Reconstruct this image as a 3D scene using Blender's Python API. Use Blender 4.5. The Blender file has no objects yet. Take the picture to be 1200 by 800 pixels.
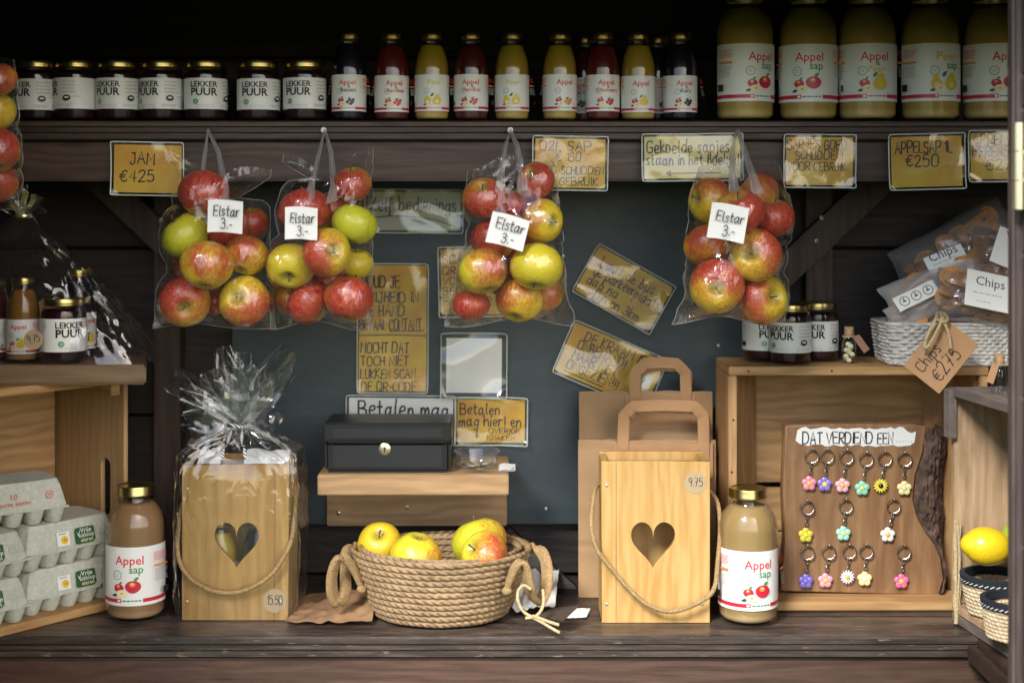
import bpy, bmesh, math, random
import numpy as np
from mathutils import Vector, Matrix, noise as mnoise
R_ = math.radians
scene = bpy.context.scene
COL = scene.collection
F = 1667.0            # focal length in photo pixels (1200 wide)
ZE, HY = 1.53, 240.0  # eye height, horizon row
ZC = 0.897            # counter top
# ---------------------------------------------------------------- camera
cam = bpy.data.cameras.new('camera')
cam.lens = 50; cam.sensor_width = 36
cam.shift_y = -160.0 / 1200.0
cam.clip_start = 0.05; cam.clip_end = 2000
cam.dof.use_dof = True; cam.dof.focus_distance = 2.14; cam.dof.aperture_fstop = 3.2
camo = bpy.data.objects.new('camera', cam); COL.objects.link(camo)
camo.location = (0, 0, ZE); camo.rotation_euler = (R_(90), 0, 0)
scene.camera = camo
# ---------------------------------------------------------------- world + sun
SUN_EL, SUN_AZ = 38.0, -28.0     # behind the photographer, a little to the left
world = bpy.data.worlds.new('World'); scene.world = world; world.use_nodes = True
wn = world.node_tree.nodes; wl = world.node_tree.links
sky = wn.new('ShaderNodeTexSky'); sky.sky_type = 'NISHITA'; sky.sun_disc = False
sky.sun_elevation = R_(SUN_EL); sky.sun_rotation = R_(180 + SUN_AZ)
sky.air_density = 1.0; sky.dust_density = 1.6; sky.ozone_density = 0.6
bg = wn['Background']; wl.new(sky.outputs[0], bg.inputs[0]); bg.inputs[1].default_value = 0.13
sl = bpy.data.lights.new('sun', 'SUN'); sl.energy = 2.3; sl.angle = R_(16); sl.color = (1.0, 0.965, 0.91)
so = bpy.data.objects.new('sun', sl); COL.objects.link(so)
_d = Vector((math.sin(R_(-SUN_AZ)) * math.cos(R_(SUN_EL)), math.cos(R_(SUN_AZ)) * math.cos(R_(SUN_EL)), -math.sin(R_(SUN_EL))))
so.rotation_euler = _d.to_track_quat('-Z', 'Y').to_euler(); so.location = (-2, -4, 5)
vs = scene.view_settings
scene.display_settings.display_device = 'sRGB'
vs.view_transform = 'Standard'; vs.look = 'None'; vs.exposure = 1.38; vs.gamma = 1.0; vs.use_curve_mapping = False
cy = scene.cycles
cy.use_denoising = True; cy.transparent_max_bounces = 40; cy.max_bounces = 10; cy.diffuse_bounces = 4
cy.glossy_bounces = 5; cy.caustics_reflective = False; cy.caustics_refractive = False; cy.sample_clamp_indirect = 4

# ---------------------------------------------------------------- helpers
def W(px, py, d): return Vector(((px - 600) * d / F, d, ZE - (py - HY) * d / F))
def S(d): return d / F
def yd(py, z=ZC): return (ZE - z) * F / (py - HY)       # depth of a point on height z seen in row py

class MB:
    def __init__(s): s.v = []; s.f = []; s.m = []
    def add(s, vs_, fs, m=0):
        o = len(s.v); s.v += [tuple(p) for p in vs_]
        s.f += [tuple(i + o for i in f) for f in fs]; s.m += [m] * len(fs); return s
    def box(s, x0, x1, y0, y1, z0, z1, m=0, M=None):
        p = [(x, y, z) for x in (x0, x1) for y in (y0, y1) for z in (z0, z1)]
        if M is not None: p = [M @ Vector(q) for q in p]
        return s.add(p, [(0, 1, 3, 2), (4, 6, 7, 5), (0, 4, 5, 1), (2, 3, 7, 6), (0, 2, 6, 4), (1, 5, 7, 3)], m)
    def grid(s, fn, nu, nv, m=0, cu=False, cv=False):
        o = len(s.v); ku = nu if cu else nu + 1; kv = nv if cv else nv + 1
        for j in range(kv):
            for i in range(ku): s.v.append(tuple(fn(i / nu, j / nv)))
        for j in range(nv):
            for i in range(nu):
                a = o + (j % kv) * ku + i % ku; b = o + (j % kv) * ku + (i + 1) % ku
                c = o + ((j + 1) % kv) * ku + (i + 1) % ku; d = o + ((j + 1) % kv) * ku + i % ku
                s.f.append((a, b, c, d)); s.m.append(m)
        return s
    def lathe(s, prof, n=32, m=0, cx=0, cy=0, cz=0):
        def fn(u, v):
            k = v * (len(prof) - 1); r, z = prof[int(round(k))]
            a = u * 2 * math.pi; return (cx + r * math.cos(a), cy + r * math.sin(a), cz + z)
        return s.grid(fn, n, len(prof) - 1, m, cu=True)
    def tube(s, pts, r, n=8, m=0, closed=False, cap=True):
        pts = [Vector(p) for p in pts]; N = len(pts); o = len(s.v); up = Vector((0.13, 0.2, 1)).normalized()
        px = None
        for i, p in enumerate(pts):
            if closed: t = pts[(i + 1) % N] - pts[i - 1]
            else: t = pts[min(i + 1, N - 1)] - pts[max(i - 1, 0)]
            t = t.normalized() if t.length > 1e-9 else Vector((0, 0, 1))
            if px is None:
                px = t.cross(up)
                if px.length < 1e-3: px = t.cross(Vector((1, 0, 0)))
            else: px = px - t * px.dot(t)
            px.normalize(); q = t.cross(px)
            rr = r[i] if isinstance(r, (list, tuple)) else r
            for k in range(n):
                a = 2 * math.pi * k / n; s.v.append(tuple(p + px * (math.cos(a) * rr) + q * (math.sin(a) * rr)))
        for i in range(N if closed else N - 1):
            for k in range(n):
                a = o + i * n + k; b = o + i * n + (k + 1) % n; j = (i + 1) % N
                s.f.append((a, b, o + j * n + (k + 1) % n, o + j * n + k)); s.m.append(m)
        if cap and not closed:
            s.f.append(tuple(o + k for k in range(n))[::-1]); s.m.append(m)
            s.f.append(tuple(o + (N - 1) * n + k for k in range(n))); s.m.append(m)
        return s
    def ball(s, c, rx, ry=None, rz=None, n=14, m=0, M=None):
        ry = rx if ry is None else ry; rz = rx if rz is None else rz; c = Vector(c)
        def fn(u, v):
            a = u * 2 * math.pi; b = (v - .5) * math.pi
            p = Vector((rx * math.cos(b) * math.cos(a), ry * math.cos(b) * math.sin(a), rz * math.sin(b)))
            if M is not None: p = M @ p
            return c + p
        return s.grid(fn, n, max(6, n // 2), m, cu=True)
    def flat(s, pts2, y, m=0):           # polygon in the x/z plane at depth y, facing -y
        return s.add([(p[0], y, p[1]) for p in pts2], [tuple(range(len(pts2)))], m)
    def build(s, name, mats, parent=None, bev=0, seg=2, smooth=40, merge=0, loc=None, rot=None):
        me = bpy.data.meshes.new(name); me.from_pydata(s.v, [], s.f)
        if not isinstance(mats, (list, tuple)): mats = [mats]
        for q in mats: me.materials.append(q)
        me.polygons.foreach_set('material_index', s.m); me.update()
        if bev or merge:
            bm = bmesh.new(); bm.from_mesh(me)
            if merge: bmesh.ops.remove_doubles(bm, verts=bm.verts, dist=merge)
            if bev: bmesh.ops.bevel(bm, geom=[e for e in bm.edges if len(e.link_faces) == 2 and e.calc_face_angle(0) > 0.6], offset=bev, segments=seg, affect='EDGES', clamp_overlap=True)
            bm.to_mesh(me); bm.free()
        if smooth:
            me.polygons.foreach_set('use_smooth', [True] * len(me.polygons))
            me.set_sharp_from_angle(angle=R_(smooth))
        return obj(name, me, parent, loc, rot)

def obj(name, me, parent=None, loc=None, rot=None):
    o = bpy.data.objects.new(name, me); COL.objects.link(o)
    if parent is not None: o.parent = parent
    if loc is not None: o.location = loc
    if rot is not None: o.rotation_euler = rot
    return o
def tag(o, label, cat, group=None, kind=None):
    if label: o['label'] = label
    if cat: o['category'] = cat
    if group: o['group'] = group
    if kind: o['kind'] = kind
    return o
def thing(name, label, cat, loc=(0, 0, 0), rot=None, group=None):
    return tag(obj(name, None, None, loc, rot), label, cat, group)
def kids(o): return [c for c in COL.objects if c.parent == o]
def dup(root, label, loc, rot=None, parent=None, group=None):
    m = {}
    def rec(o, p):
        c = o.copy(); COL.objects.link(c)
        if p is not None: c.parent = p
        for k in CH.get(o.name, ()): rec(k, c)
        return c
    CH = {}
    for k in COL.objects:
        if k.parent: CH.setdefault(k.parent.name, []).append(k)
    c = rec(root, parent); c['label'] = label; c.location = loc
    if rot is not None: c.rotation_euler = rot
    if group: c['group'] = group
    return c

# ---------------------------------------------------------------- materials
class NT:
    def __init__(s, name):
        s.mat = bpy.data.materials.new(name); s.mat.use_nodes = True; s.t = s.mat.node_tree; s.n = s.t.nodes; s.l = s.t.links
        s.p = s.n['Principled BSDF']; s.out = s.n['Material Output']
    def new(s, t, **k):
        q = s.n.new(t)
        for a, b in k.items(): setattr(q, a, b)
        return q
    def link(s, a, b): s.l.new(a, b)
    def val(s, sock, v):
        if hasattr(v, 'links') or isinstance(v, bpy.types.NodeSocket): s.link(v, sock)
        else: sock.default_value = v
    def math(s, op, a, b=0.0, clamp=False):
        q = s.new('ShaderNodeMath', operation=op, use_clamp=clamp); s.val(q.inputs[0], a); s.val(q.inputs[1], b); return q.outputs[0]
    def mix(s, f, a, b):
        q = s.new('ShaderNodeMix', data_type='RGBA'); s.val(q.inputs[0], f)
        s.val(q.inputs[6], a if not isinstance(a, tuple) else (*a[:3], 1)); s.val(q.inputs[7], b if not isinstance(b, tuple) else (*b[:3], 1)); return q.outputs[2]
    def ramp(s, f, stops):
        q = s.new('ShaderNodeValToRGB'); s.link(f, q.inputs[0]); e = q.color_ramp.elements
        while len(e) < len(stops): e.new(.5)
        for i, (p, c) in enumerate(stops): e[i].position = p; e[i].color = (*c[:3], 1) if isinstance(c, tuple) else (c, c, c, 1)
        return q.outputs[0]
    def coord(s, scale=(1, 1, 1), island=False, kind='Object'):
        v = s.new('ShaderNodeTexCoord').outputs[kind]
        if island:
            g = s.new('ShaderNodeNewGeometry').outputs['Random Per Island']
            c = s.new('ShaderNodeCombineXYZ'); s.link(s.math('MULTIPLY', g, 17.3), c.inputs[0]); s.link(s.math('MULTIPLY', g, 9.1), c.inputs[1]); s.link(s.math('MULTIPLY', g, 23.7), c.inputs[2])
            a = s.new('ShaderNodeVectorMath', operation='ADD'); s.link(v, a.inputs[0]); s.link(c.outputs[0], a.inputs[1]); v = a.outputs[0]
        m = s.new('ShaderNodeMapping'); s.link(v, m.inputs[0]); m.inputs['Scale'].default_value = scale; return m.outputs[0]
    def noise(s, v, scale, detail=4, rough=.55, dist=0):
        q = s.new('ShaderNodeTexNoise'); s.link(v, q.inputs['Vector']); q.inputs['Scale'].default_value = scale
        q.inputs['Detail'].default_value = detail; q.inputs['Roughness'].default_value = rough; q.inputs['Distortion'].default_value = dist; return q.outputs[0]
    def bump(s, h, strength=.3, dist=.002):
        q = s.new('ShaderNodeBump'); q.inputs['Strength'].default_value = strength; q.inputs['Distance'].default_value = dist
        s.link(h, q.inputs['Height']); return q.outputs[0]

def pbr(name, c, rough=.5, metal=0, var=0, vs_=30, bump=0, bs=60, coat=0, spec=None, sheen=0):
    t = NT(name); p = t.p
    p.inputs['Base Color'].default_value = (*c, 1); p.inputs['Roughness'].default_value = rough; p.inputs['Metallic'].default_value = metal
    if coat: p.inputs['Coat Weight'].default_value = coat; p.inputs['Coat Roughness'].default_value = .06
    if spec is not None: p.inputs['Specular IOR Level'].default_value = spec
    if var:
        n = t.noise(t.coord(), vs_, 5)
        t.link(t.mix(t.ramp(n, [(.3, 0.0), (.7, 1.0)]), tuple(x * (1 - var) for x in c), tuple(min(1, x * (1 + var)) for x in c)), p.inputs['Base Color'])
    if bump: t.link(t.bump(t.noise(t.coord(), bs, 4), bump), p.inputs['Normal'])
    return t.mat

def wood(name, c1, c2, axis='x', rough=.6, knots=.0, bump=.25, sc=1.0, dark=None, coat=0, wear=None):
    t = NT(name); ax = 'xyz'.index(axis)
    def scl(al, ac): q = [ac, ac, ac]; q[ax] = al; return tuple(q)
    n1 = t.noise(t.coord(scl(1.1 * sc, 9 * sc), True), 3.2, 5, .55, 1.4)
    n2 = t.noise(t.coord(scl(3 * sc, 70 * sc), True), 4, 4, .6)
    w = t.new('ShaderNodeTexWave', wave_type='BANDS', bands_direction='XYZ'[(ax + 2) % 3] if ax != 2 else 'X')
    t.link(t.coord(scl(.25 * sc, 1 * sc), True), w.inputs[0]); w.inputs['Scale'].default_value = 16; w.inputs['Distortion'].default_value = 9; w.inputs['Detail'].default_value = 2; w.inputs['Detail Scale'].default_value = 1.6
    f = t.math('ADD', t.math('MULTIPLY', n1, .5), t.math('ADD', t.math('MULTIPLY', n2, .32), t.math('MULTIPLY', w.outputs[1], .18)))
    col = t.ramp(f, [(.33, c1), (.5, tuple((a + b) / 2 for a, b in zip(c1, c2))), (.66, c2)])
    g = t.new('ShaderNodeNewGeometry').outputs['Random Per Island']
    col = t.mix(t.math('MULTIPLY', g, .35), col, tuple(x * .6 for x in c1))
    if knots:
        v = t.new('ShaderNodeTexVoronoi'); t.link(t.coord(scl(4 * sc, 8 * sc), True), v.inputs['Vector']); v.inputs['Scale'].default_value = 1.0
        k = t.ramp(t.math('ADD', v.outputs['Distance'], t.math('MULTIPLY', t.math('SUBTRACT', n2, .5), .1)), [(.06, 1.0), (.13, 0.0)])
        col = t.mix(t.math('MULTIPLY', k, knots), col, tuple(x * .28 for x in c1))
    if dark:
        n3 = t.noise(t.coord(scl(1.5, 5), False), 5, 6, .65)
        col = t.mix(t.ramp(n3, [(.45, 0.0), (.68, .85)]), col, dark)
    if wear:
        n4 = t.noise(t.coord(scl(6, 40), False), 6, 5, .6)
        col = t.mix(t.ramp(n4, [(.62, 0.0), (.69, .8)]), col, wear)
    t.link(col, t.p.inputs['Base Color']); 
    t.link(t.ramp(n2, [(.3, max(.05, rough - .12)), (.7, min(1, rough + .12))]), t.p.inputs['Roughness'])
    t.link(t.bump(f, bump, .003), t.p.inputs['Normal'])
    if coat: t.p.inputs['Coat Weight'].default_value = coat; t.p.inputs['Coat Roughness'].default_value = .3
    return t.mat

def film(name, tint=(.97, .97, .97), base=.04, edge=.5, rough=.08, haze=.03, crinkle=.0, cs=60, power=3.0, cz=1.0):
    t = NT(name); t.n.remove(t.p)
    lw = t.new('ShaderNodeLayerWeight'); lw.inputs[0].default_value = .5
    tr = t.new('ShaderNodeBsdfTransparent'); tr.inputs[0].default_value = (*tint, 1)
    gl = t.new('ShaderNodeBsdfGlossy'); gl.inputs['Roughness'].default_value = rough; gl.inputs[0].default_value = (1, 1, 1, 1)
    if crinkle:
        n = t.noise(t.coord((1, 1, cz)), cs, 3, .5, 1.5); b = t.bump(n, crinkle, .004); t.link(b, gl.inputs['Normal']); t.link(b, lw.inputs['Normal'])
    f = t.math('ADD', t.math('MULTIPLY', t.math('POWER', lw.outputs['Facing'], power), edge), base, True)
    m1 = t.new('ShaderNodeMixShader'); t.link(f, m1.inputs[0]); t.link(tr.outputs[0], m1.inputs[1]); t.link(gl.outputs[0], m1.inputs[2])
    if haze:
        df = t.new('ShaderNodeBsdfDiffuse'); df.inputs[0].default_value = (.9, .9, .9, 1)
        tl = t.new('ShaderNodeBsdfTranslucent'); tl.inputs[0].default_value = (.9, .9, .9, 1)
        a = t.new('ShaderNodeMixShader'); a.inputs[0].default_value = .5; t.link(df.outputs[0], a.inputs[1]); t.link(tl.outputs[0], a.inputs[2])
        m2 = t.new('ShaderNodeMixShader'); m2.inputs[0].default_value = haze; t.link(m1.outputs[0], m2.inputs[1]); t.link(a.outputs[0], m2.inputs[2]); m1 = m2
    t.link(m1.outputs[0], t.out.inputs[0]); return t.mat

def juice_mat():
    t = NT('juice'); o = t.new('ShaderNodeObjectInfo')
    v = t.new('ShaderNodeTexCoord').outputs['Object']; sx = t.new('ShaderNodeSeparateXYZ'); t.link(v, sx.inputs[0])
    n = t.noise(v, 28, 4, .6); n2 = t.noise(v, 9, 3)
    zz = t.math('ADD', t.math('MULTIPLY', sx.outputs[2], 30.), t.math('MULTIPLY', t.math('SUBTRACT', n, .5), .35))
    hs = t.new('ShaderNodeHueSaturation'); hs.inputs['Value'].default_value = 1.45; hs.inputs['Saturation'].default_value = .85; t.link(o.outputs['Color'], hs.inputs['Color'])
    hd = t.new('ShaderNodeHueSaturation'); hd.inputs['Value'].default_value = .75; t.link(o.outputs['Color'], hd.inputs['Color'])
    c = t.mix(n2, hd.outputs[0], o.outputs['Color']); c = t.mix(t.ramp(zz, [(.30, 1.0), (.62, 0.0)]), c, hs.outputs[0])   # pulp settled at the bottom
    t.link(c, t.p.inputs['Base Color']); t.p.inputs['Roughness'].default_value = .35
    t.p.inputs['Specular IOR Level'].default_value = .2
    return t.mat
def slate():
    t = NT('slate_grey_paint'); n = t.noise(t.coord((3, 3, 9)), 2.2, 6, .65, 1.2); n2 = t.noise(t.coord((22, 22, 60)), 2, 5, .7)
    c = t.mix(t.ramp(n, [(.35, 0.0), (.75, 1.0)]), (.028, .043, .052), (.044, .060, .068))
    c = t.mix(t.ramp(t.math('ADD', t.math('MULTIPLY', n, .6), t.math('MULTIPLY', n2, .4)), [(.58, 0.0), (.74, .45)]), c, (.11, .125, .13))
    t.link(c, t.p.inputs['Base Color']); t.p.inputs['Roughness'].default_value = .5; t.link(t.bump(n2, .1), t.p.inputs['Normal']); return t.mat
def petal_mat():
    t = NT('flower_enamel'); o = t.new('ShaderNodeObjectInfo')
    t.link(o.outputs['Color'], t.p.inputs['Base Color']); t.p.inputs['Roughness'].default_value = .3; t.p.inputs['Coat Weight'].default_value = .5
    return t.mat

def apple_mat():
    t = NT('apple_skin'); oi = t.new('ShaderNodeObjectInfo')
    sep = t.new('ShaderNodeSeparateColor'); t.link(oi.outputs['Color'], sep.inputs[0])
    bl, gr, sd = sep.outputs[0], sep.outputs[1], sep.outputs[2]
    tc = t.new('ShaderNodeTexCoord').outputs['Object']
    sx = t.new('ShaderNodeSeparateXYZ'); t.link(tc, sx.inputs[0])
    off = t.new('ShaderNodeCombineXYZ'); t.link(t.math('MULTIPLY', sd, 40.), off.inputs[0]); t.link(t.math('MULTIPLY', sd, 13.), off.inputs[1])
    def mp(a, b):
        m = t.new('ShaderNodeMapping'); t.link(tc, m.inputs[0]); m.inputs['Scale'].default_value = (a, a, b)
        q = t.new('ShaderNodeVectorMath', operation='ADD'); t.link(m.outputs[0], q.inputs[0]); t.link(off.outputs[0], q.inputs[1]); return q.outputs[0]
    big = t.noise(mp(1.1, .9), 1.2, 3, .5); st = t.noise(mp(7, .9), 1.6, 4, .6); st2 = t.noise(mp(16, 1.6), 2.0, 3, .6)
    f = t.math('ADD', t.math('MULTIPLY', sx.outputs[0], .95), t.math('MULTIPLY', t.math('SUBTRACT', bl, .67), 2.4))
    f = t.math('ADD', f, t.math('MULTIPLY', t.math('SUBTRACT', big, .5), 1.9))
    f = t.math('ADD', f, t.math('MULTIPLY', t.math('SUBTRACT', st, .5), 2.3))
    f = t.math('ADD', f, t.math('MULTIPLY', t.math('SUBTRACT', st2, .5), 1.5))
    blush = t.ramp(t.math('ADD', t.math('MULTIPLY', f, .5), .5, True), [(.25, 0.0), (.5, .5), (.8, 1.0)])
    basec = t.mix(gr, (.78, .50, .018), (.50, .55, .028))
    basec = t.mix(t.math('MULTIPLY', st, .22), basec, (.66, .50, .07))
    redc = t.mix(t.ramp(t.math('ADD', t.math('MULTIPLY', st2, .6), t.math('MULTIPLY', st, .4)), [(.41, 0.0), (.62, 1.0)]), (.235, .006, .016), (.60, .11, .045))
    col = t.mix(blush, basec, redc)
    # russet green in the stalk hollow
    rr = t.math('SQRT', t.math('ADD', t.math('MULTIPLY', sx.outputs[0], sx.outputs[0]), t.math('MULTIPLY', sx.outputs[1], sx.outputs[1])))
    cav = t.ramp(t.math('ADD', rr, t.math('MULTIPLY', t.math('SUBTRACT', st, .5), .35)), [(.12, .9), (.42, 0.0)])
    col = t.mix(cav, col, (.33, .27, .05))
    vo = t.new('ShaderNodeTexVoronoi'); t.link(mp(9, 9), vo.inputs['Vector'])
    dots = t.ramp(vo.outputs['Distance'], [(.07, .45), (.12, 0.0)])
    col = t.mix(dots, col, (.72, .55, .25))
    t.link(col, t.p.inputs['Base Color']); t.p.inputs['Roughness'].default_value = .32; t.p.inputs['Coat Weight'].default_value = .25; t.p.inputs['Coat Roughness'].default_value = .2
    t.link(t.bump(t.noise(mp(3, 3), 2, 3), .12, .05), t.p.inputs['Normal'])
    return t.mat

M = {}
M['wall'] = wood('dark_stained_boards', (.009, .005, .0035), (.022, .012, .008), 'x', .65, .3, .5)
M['post'] = wood('dark_stained_post', (.030, .016, .009), (.062, .036, .022), 'z', .62, .2, .4)
M['beam'] = wood('brown_stained_beam', (.036, .019, .012), (.080, .046, .031), 'x', .55, .7, .4)
M['counter'] = wood('weathered_counter', (.028, .020, .016), (.135, .10, .08), 'x', .36, .3, .6, dark=(.020, .016, .015), wear=(.27, .22, .165))
M['edge'] = wood('weathered_edge', (.035, .025, .02), (.085, .063, .052), 'x', .45, 0, .6, dark=(.022, .018, .016), wear=(.22, .18, .135))
M['front'] = wood('red_brown_boards', (.055, .028, .019), (.10, .054, .039), 'x', .5, .6, .35)
M['door'] = wood('grey_brown_door', (.060, .043, .039), (.11, .082, .075), 'z', .6, .3, .4)
M['pine'] = wood('pale_pine', (.47, .265, .075), (.63, .40, .15), 'z', .5, .3, .15)
M['pineshelf'] = wood('planed_shelf_pine', (.30, .18, .085), (.47, .30, .155), 'x', .55, .8, .25)
M['crate'] = wood('crate_pine', (.35, .185, .068), (.55, .335, .145), 'x', .62, .9, .3)
M['cratez'] = wood('crate_pine_upright', (.32, .17, .066), (.51, .305, .135), 'z', .62, .7, .3)
M['ply'] = wood('plywood', (.40, .245, .105), (.53, .34, .16), 'z', .6, .3, .2)
M['tray'] = wood('tray_board', (.17, .105, .06), (.30, .195, .11), 'x', .6, .3, .3)
M['oldcrate'] = wood('old_crate_wood', (.42, .27, .15), (.60, .42, .26), 'z', .7, .8, .4, dark=(.27, .165, .09))
M['greywood'] = wood('grey_weathered_wood', (.14, .11, .095), (.24, .20, .18), 'y', .75, .3, .5)
M['slab'] = wood('slab_wood', (.23, .115, .05), (.38, .215, .10), 'z', .5, .9, .35, sc=.8, dark=(.17, .085, .042))
M['bark'] = pbr('bark', (.085, .048, .034), .85, var=.75, vs_=55, bump=1.0, bs=120)
M['strand'] = film('gathered_bag_strap', (.95, .95, .95), .12, .5, .15, .38, .4, 60, 2.0)
M['grey'] = slate()
M['kraft'] = pbr('kraft_paper', (.40, .245, .12), .7, var=.07, vs_=25, bump=.12, bs=40)
M['kraft2'] = pbr('kraft_card', (.44, .25, .12), .75, var=.08, vs_=30)
M['orange'] = None
M['white'] = pbr('white_paper', (.78, .78, .76), .6)
M['label'] = pbr('label_paper', (.80, .81, .79), .4)
M['ink'] = pbr('black_ink', (.012, .012, .014), .5)
M['marker'] = pbr('marker_ink', (.025, .022, .03), .5)
M['red'] = pbr('print_red', (.55, .02, .045), .4)
M['pinkred'] = pbr('print_pinkred', (.68, .05, .07), .4)
M['green'] = pbr('print_green', (.07, .27, .10), .4)
M['dgreen'] = pbr('print_dark_green', (.02, .10, .035), .4)
M['yellow'] = pbr('print_yellow', (.75, .55, .04), .4)
M['orangep'] = pbr('print_orange', (.75, .26, .06), .4)
M['cream'] = pbr('print_cream', (.85, .75, .48), .4)
M['purple'] = pbr('print_purple', (.06, .03, .09), .4)
M['greyp'] = pbr('print_grey', (.42, .43, .44), .5)
M['gold'] = pbr('gold_lid', (.50, .40, .15), .28, 1.0)
M['steel'] = pbr('steel', (.62, .60, .57), .25, 1.0)
M['zinc'] = pbr('zinc_screw', (.62, .60, .52), .4, .85)
M['brass'] = pbr('yellowed_steel_hinge', (.66, .60, .42), .32, .9)
M['pin'] = pbr('white_pin', (.8, .8, .78), .3)
M['cashbox'] = pbr('black_enamel', (.006, .0065, .0075), .36, bump=.08, bs=900)
M['cashface'] = pbr('charcoal_enamel', (.010, .012, .014), .45, bump=.08, bs=900)
M['juice'] = juice_mat(); M['petal'] = petal_mat(); M['apple'] = apple_mat()
M['jam'] = pbr('dark_jam', (.018, .004, .006), .25)
M['stem'] = pbr('apple_stem', (.13, .075, .03), .8)
M['glass'] = film('clear_glass', (.96, .97, .96), .045, .75, .02, 0, 0)
M['bagfilm'] = film('poly_bag', (.99, .99, .99), .044, .6, .07, .010, .7, 42, 2.4, .4)
M['cello'] = film('cellophane', (.975, .98, .985), .075, .7, .05, .008, .35, 22, 2.0)
M['sleeve'] = film('laminate_sleeve', (.985, .985, .98), .065, .5, .10, .008, .13, 30, 2.5)
M['sleeveedge'] = pbr('sleeve_edge', (.62, .66, .58), .3)
M['rope'] = pbr('jute_rope', (.33, .215, .095), .85, var=.35, vs_=300, bump=.5, bs=700)
M['rope2'] = pbr('pale_twine', (.50, .39, .22), .85, var=.3, vs_=300, bump=.4, bs=700)
M['carton'] = pbr('egg_carton_pulp', (.52, .54, .465), .9, var=.12, vs_=150, bump=.5, bs=330)
M['cartonp'] = pbr('printed_carton', (.60, .62, .56), .75, var=.05, vs_=60)
M['navy'] = pbr('navy_felt', (.010, .013, .022), .9, bump=.3, bs=500)
M['lemon'] = pbr('lemon_peel', (.80, .56, .015), .38, var=.06, vs_=30, bump=.35, bs=210, coat=.2)
M['cork'] = pbr('cork', (.45, .28, .15), .85, var=.3, vs_=200)
M['candy'] = pbr('pale_sweets', (.70, .68, .45), .5, var=.1)
M['chip'] = pbr('apple_crisp', (.58, .26, .06), .6, var=.45, vs_=45)
M['greencard'] = pbr('pale_green_card', (.46, .48, .37), .5, var=.08, vs_=15)
M['bagwhite'] = film('milky_bag', (.95, .95, .95), .06, .4, .16, .66, .35, 40, 2.0)
M['goldrib'] = pbr('gold_ribbon', (.62, .55, .25), .3, .7)
M['darkcard'] = pbr('dark_brown_card', (.045, .03, .02), .7)
M['drypaper'] = pbr('dry_brown_paper', (.34, .20, .105), .75, var=.3, vs_=35)
M['clear'] = film('clear_tub', (.93, .94, .95), .08, .6, .06, .08, 0)
M['grass'] = pbr('trodden_grass', (.055, .075, .03), .9, var=.4, vs_=3)

def orange_mat():
    t = NT('orange_kraft_card'); n = t.noise(t.coord(), 16, 3, .5)
    c = t.ramp(n, [(.4, (.58, .30, .035)), (.62, (.66, .43, .045))])
    t.link(c, t.p.inputs['Base Color']); t.p.inputs['Roughness'].default_value = .5; return t.mat
M['orange'] = orange_mat()
M['paleyellow'] = pbr('pale_yellow_card', (.62, .53, .22), .5, var=.08, vs_=12)

def seagrass_mat(name, c1, c2):
    t = NT(name)
    n = t.noise(t.coord((60, 60, 60)), 2.2, 4, .6); n2 = t.noise(t.coord((9, 9, 14)), 2, 3)
    c = t.ramp(t.math('ADD', t.math('MULTIPLY', n, .6), t.math('MULTIPLY', n2, .4)), [(.3, c1), (.68, c2)])
    t.link(c, t.p.inputs['Base Color']); t.p.inputs['Roughness'].default_value = .75
    t.link(t.bump(n, .5, .001), t.p.inputs['Normal']); return t.mat
M['seagrass'] = seagrass_mat('seagrass', (.15, .092, .045), (.40, .275, .15))
M['palegrass'] = seagrass_mat('pale_seagrass', (.42, .31, .18), (.72, .60, .42))
M['wicker'] = seagrass_mat('grey_white_wicker', (.26, .24, .22), (.78, .76, .72))

# ---------------------------------------------------------------- lettering
_TX = {}
def text2d(s, size, bold=0.0):
    k = (s, bold)
    if k not in _TX:
        cu = bpy.data.curves.new('tmp', 'FONT'); cu.body = s; cu.size = 1; cu.resolution_u = 2; cu.align_x = 'CENTER'; cu.offset = bold
        o = bpy.data.objects.new('tmp', cu); COL.objects.link(o)
        dg = bpy.context.evaluated_depsgraph_get(); dg.update()
        me = bpy.data.meshes.new_from_object(o.evaluated_get(dg))
        _TX[k] = ([(v.co.x, v.co.y) for v in me.vertices], [tuple(p.vertices) for p in me.polygons])
        bpy.data.objects.remove(o); bpy.data.curves.remove(cu); bpy.data.meshes.remove(me)
    vv, ff = _TX[k]
    return [(x * size, y * size) for x, y in vv], ff

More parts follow.
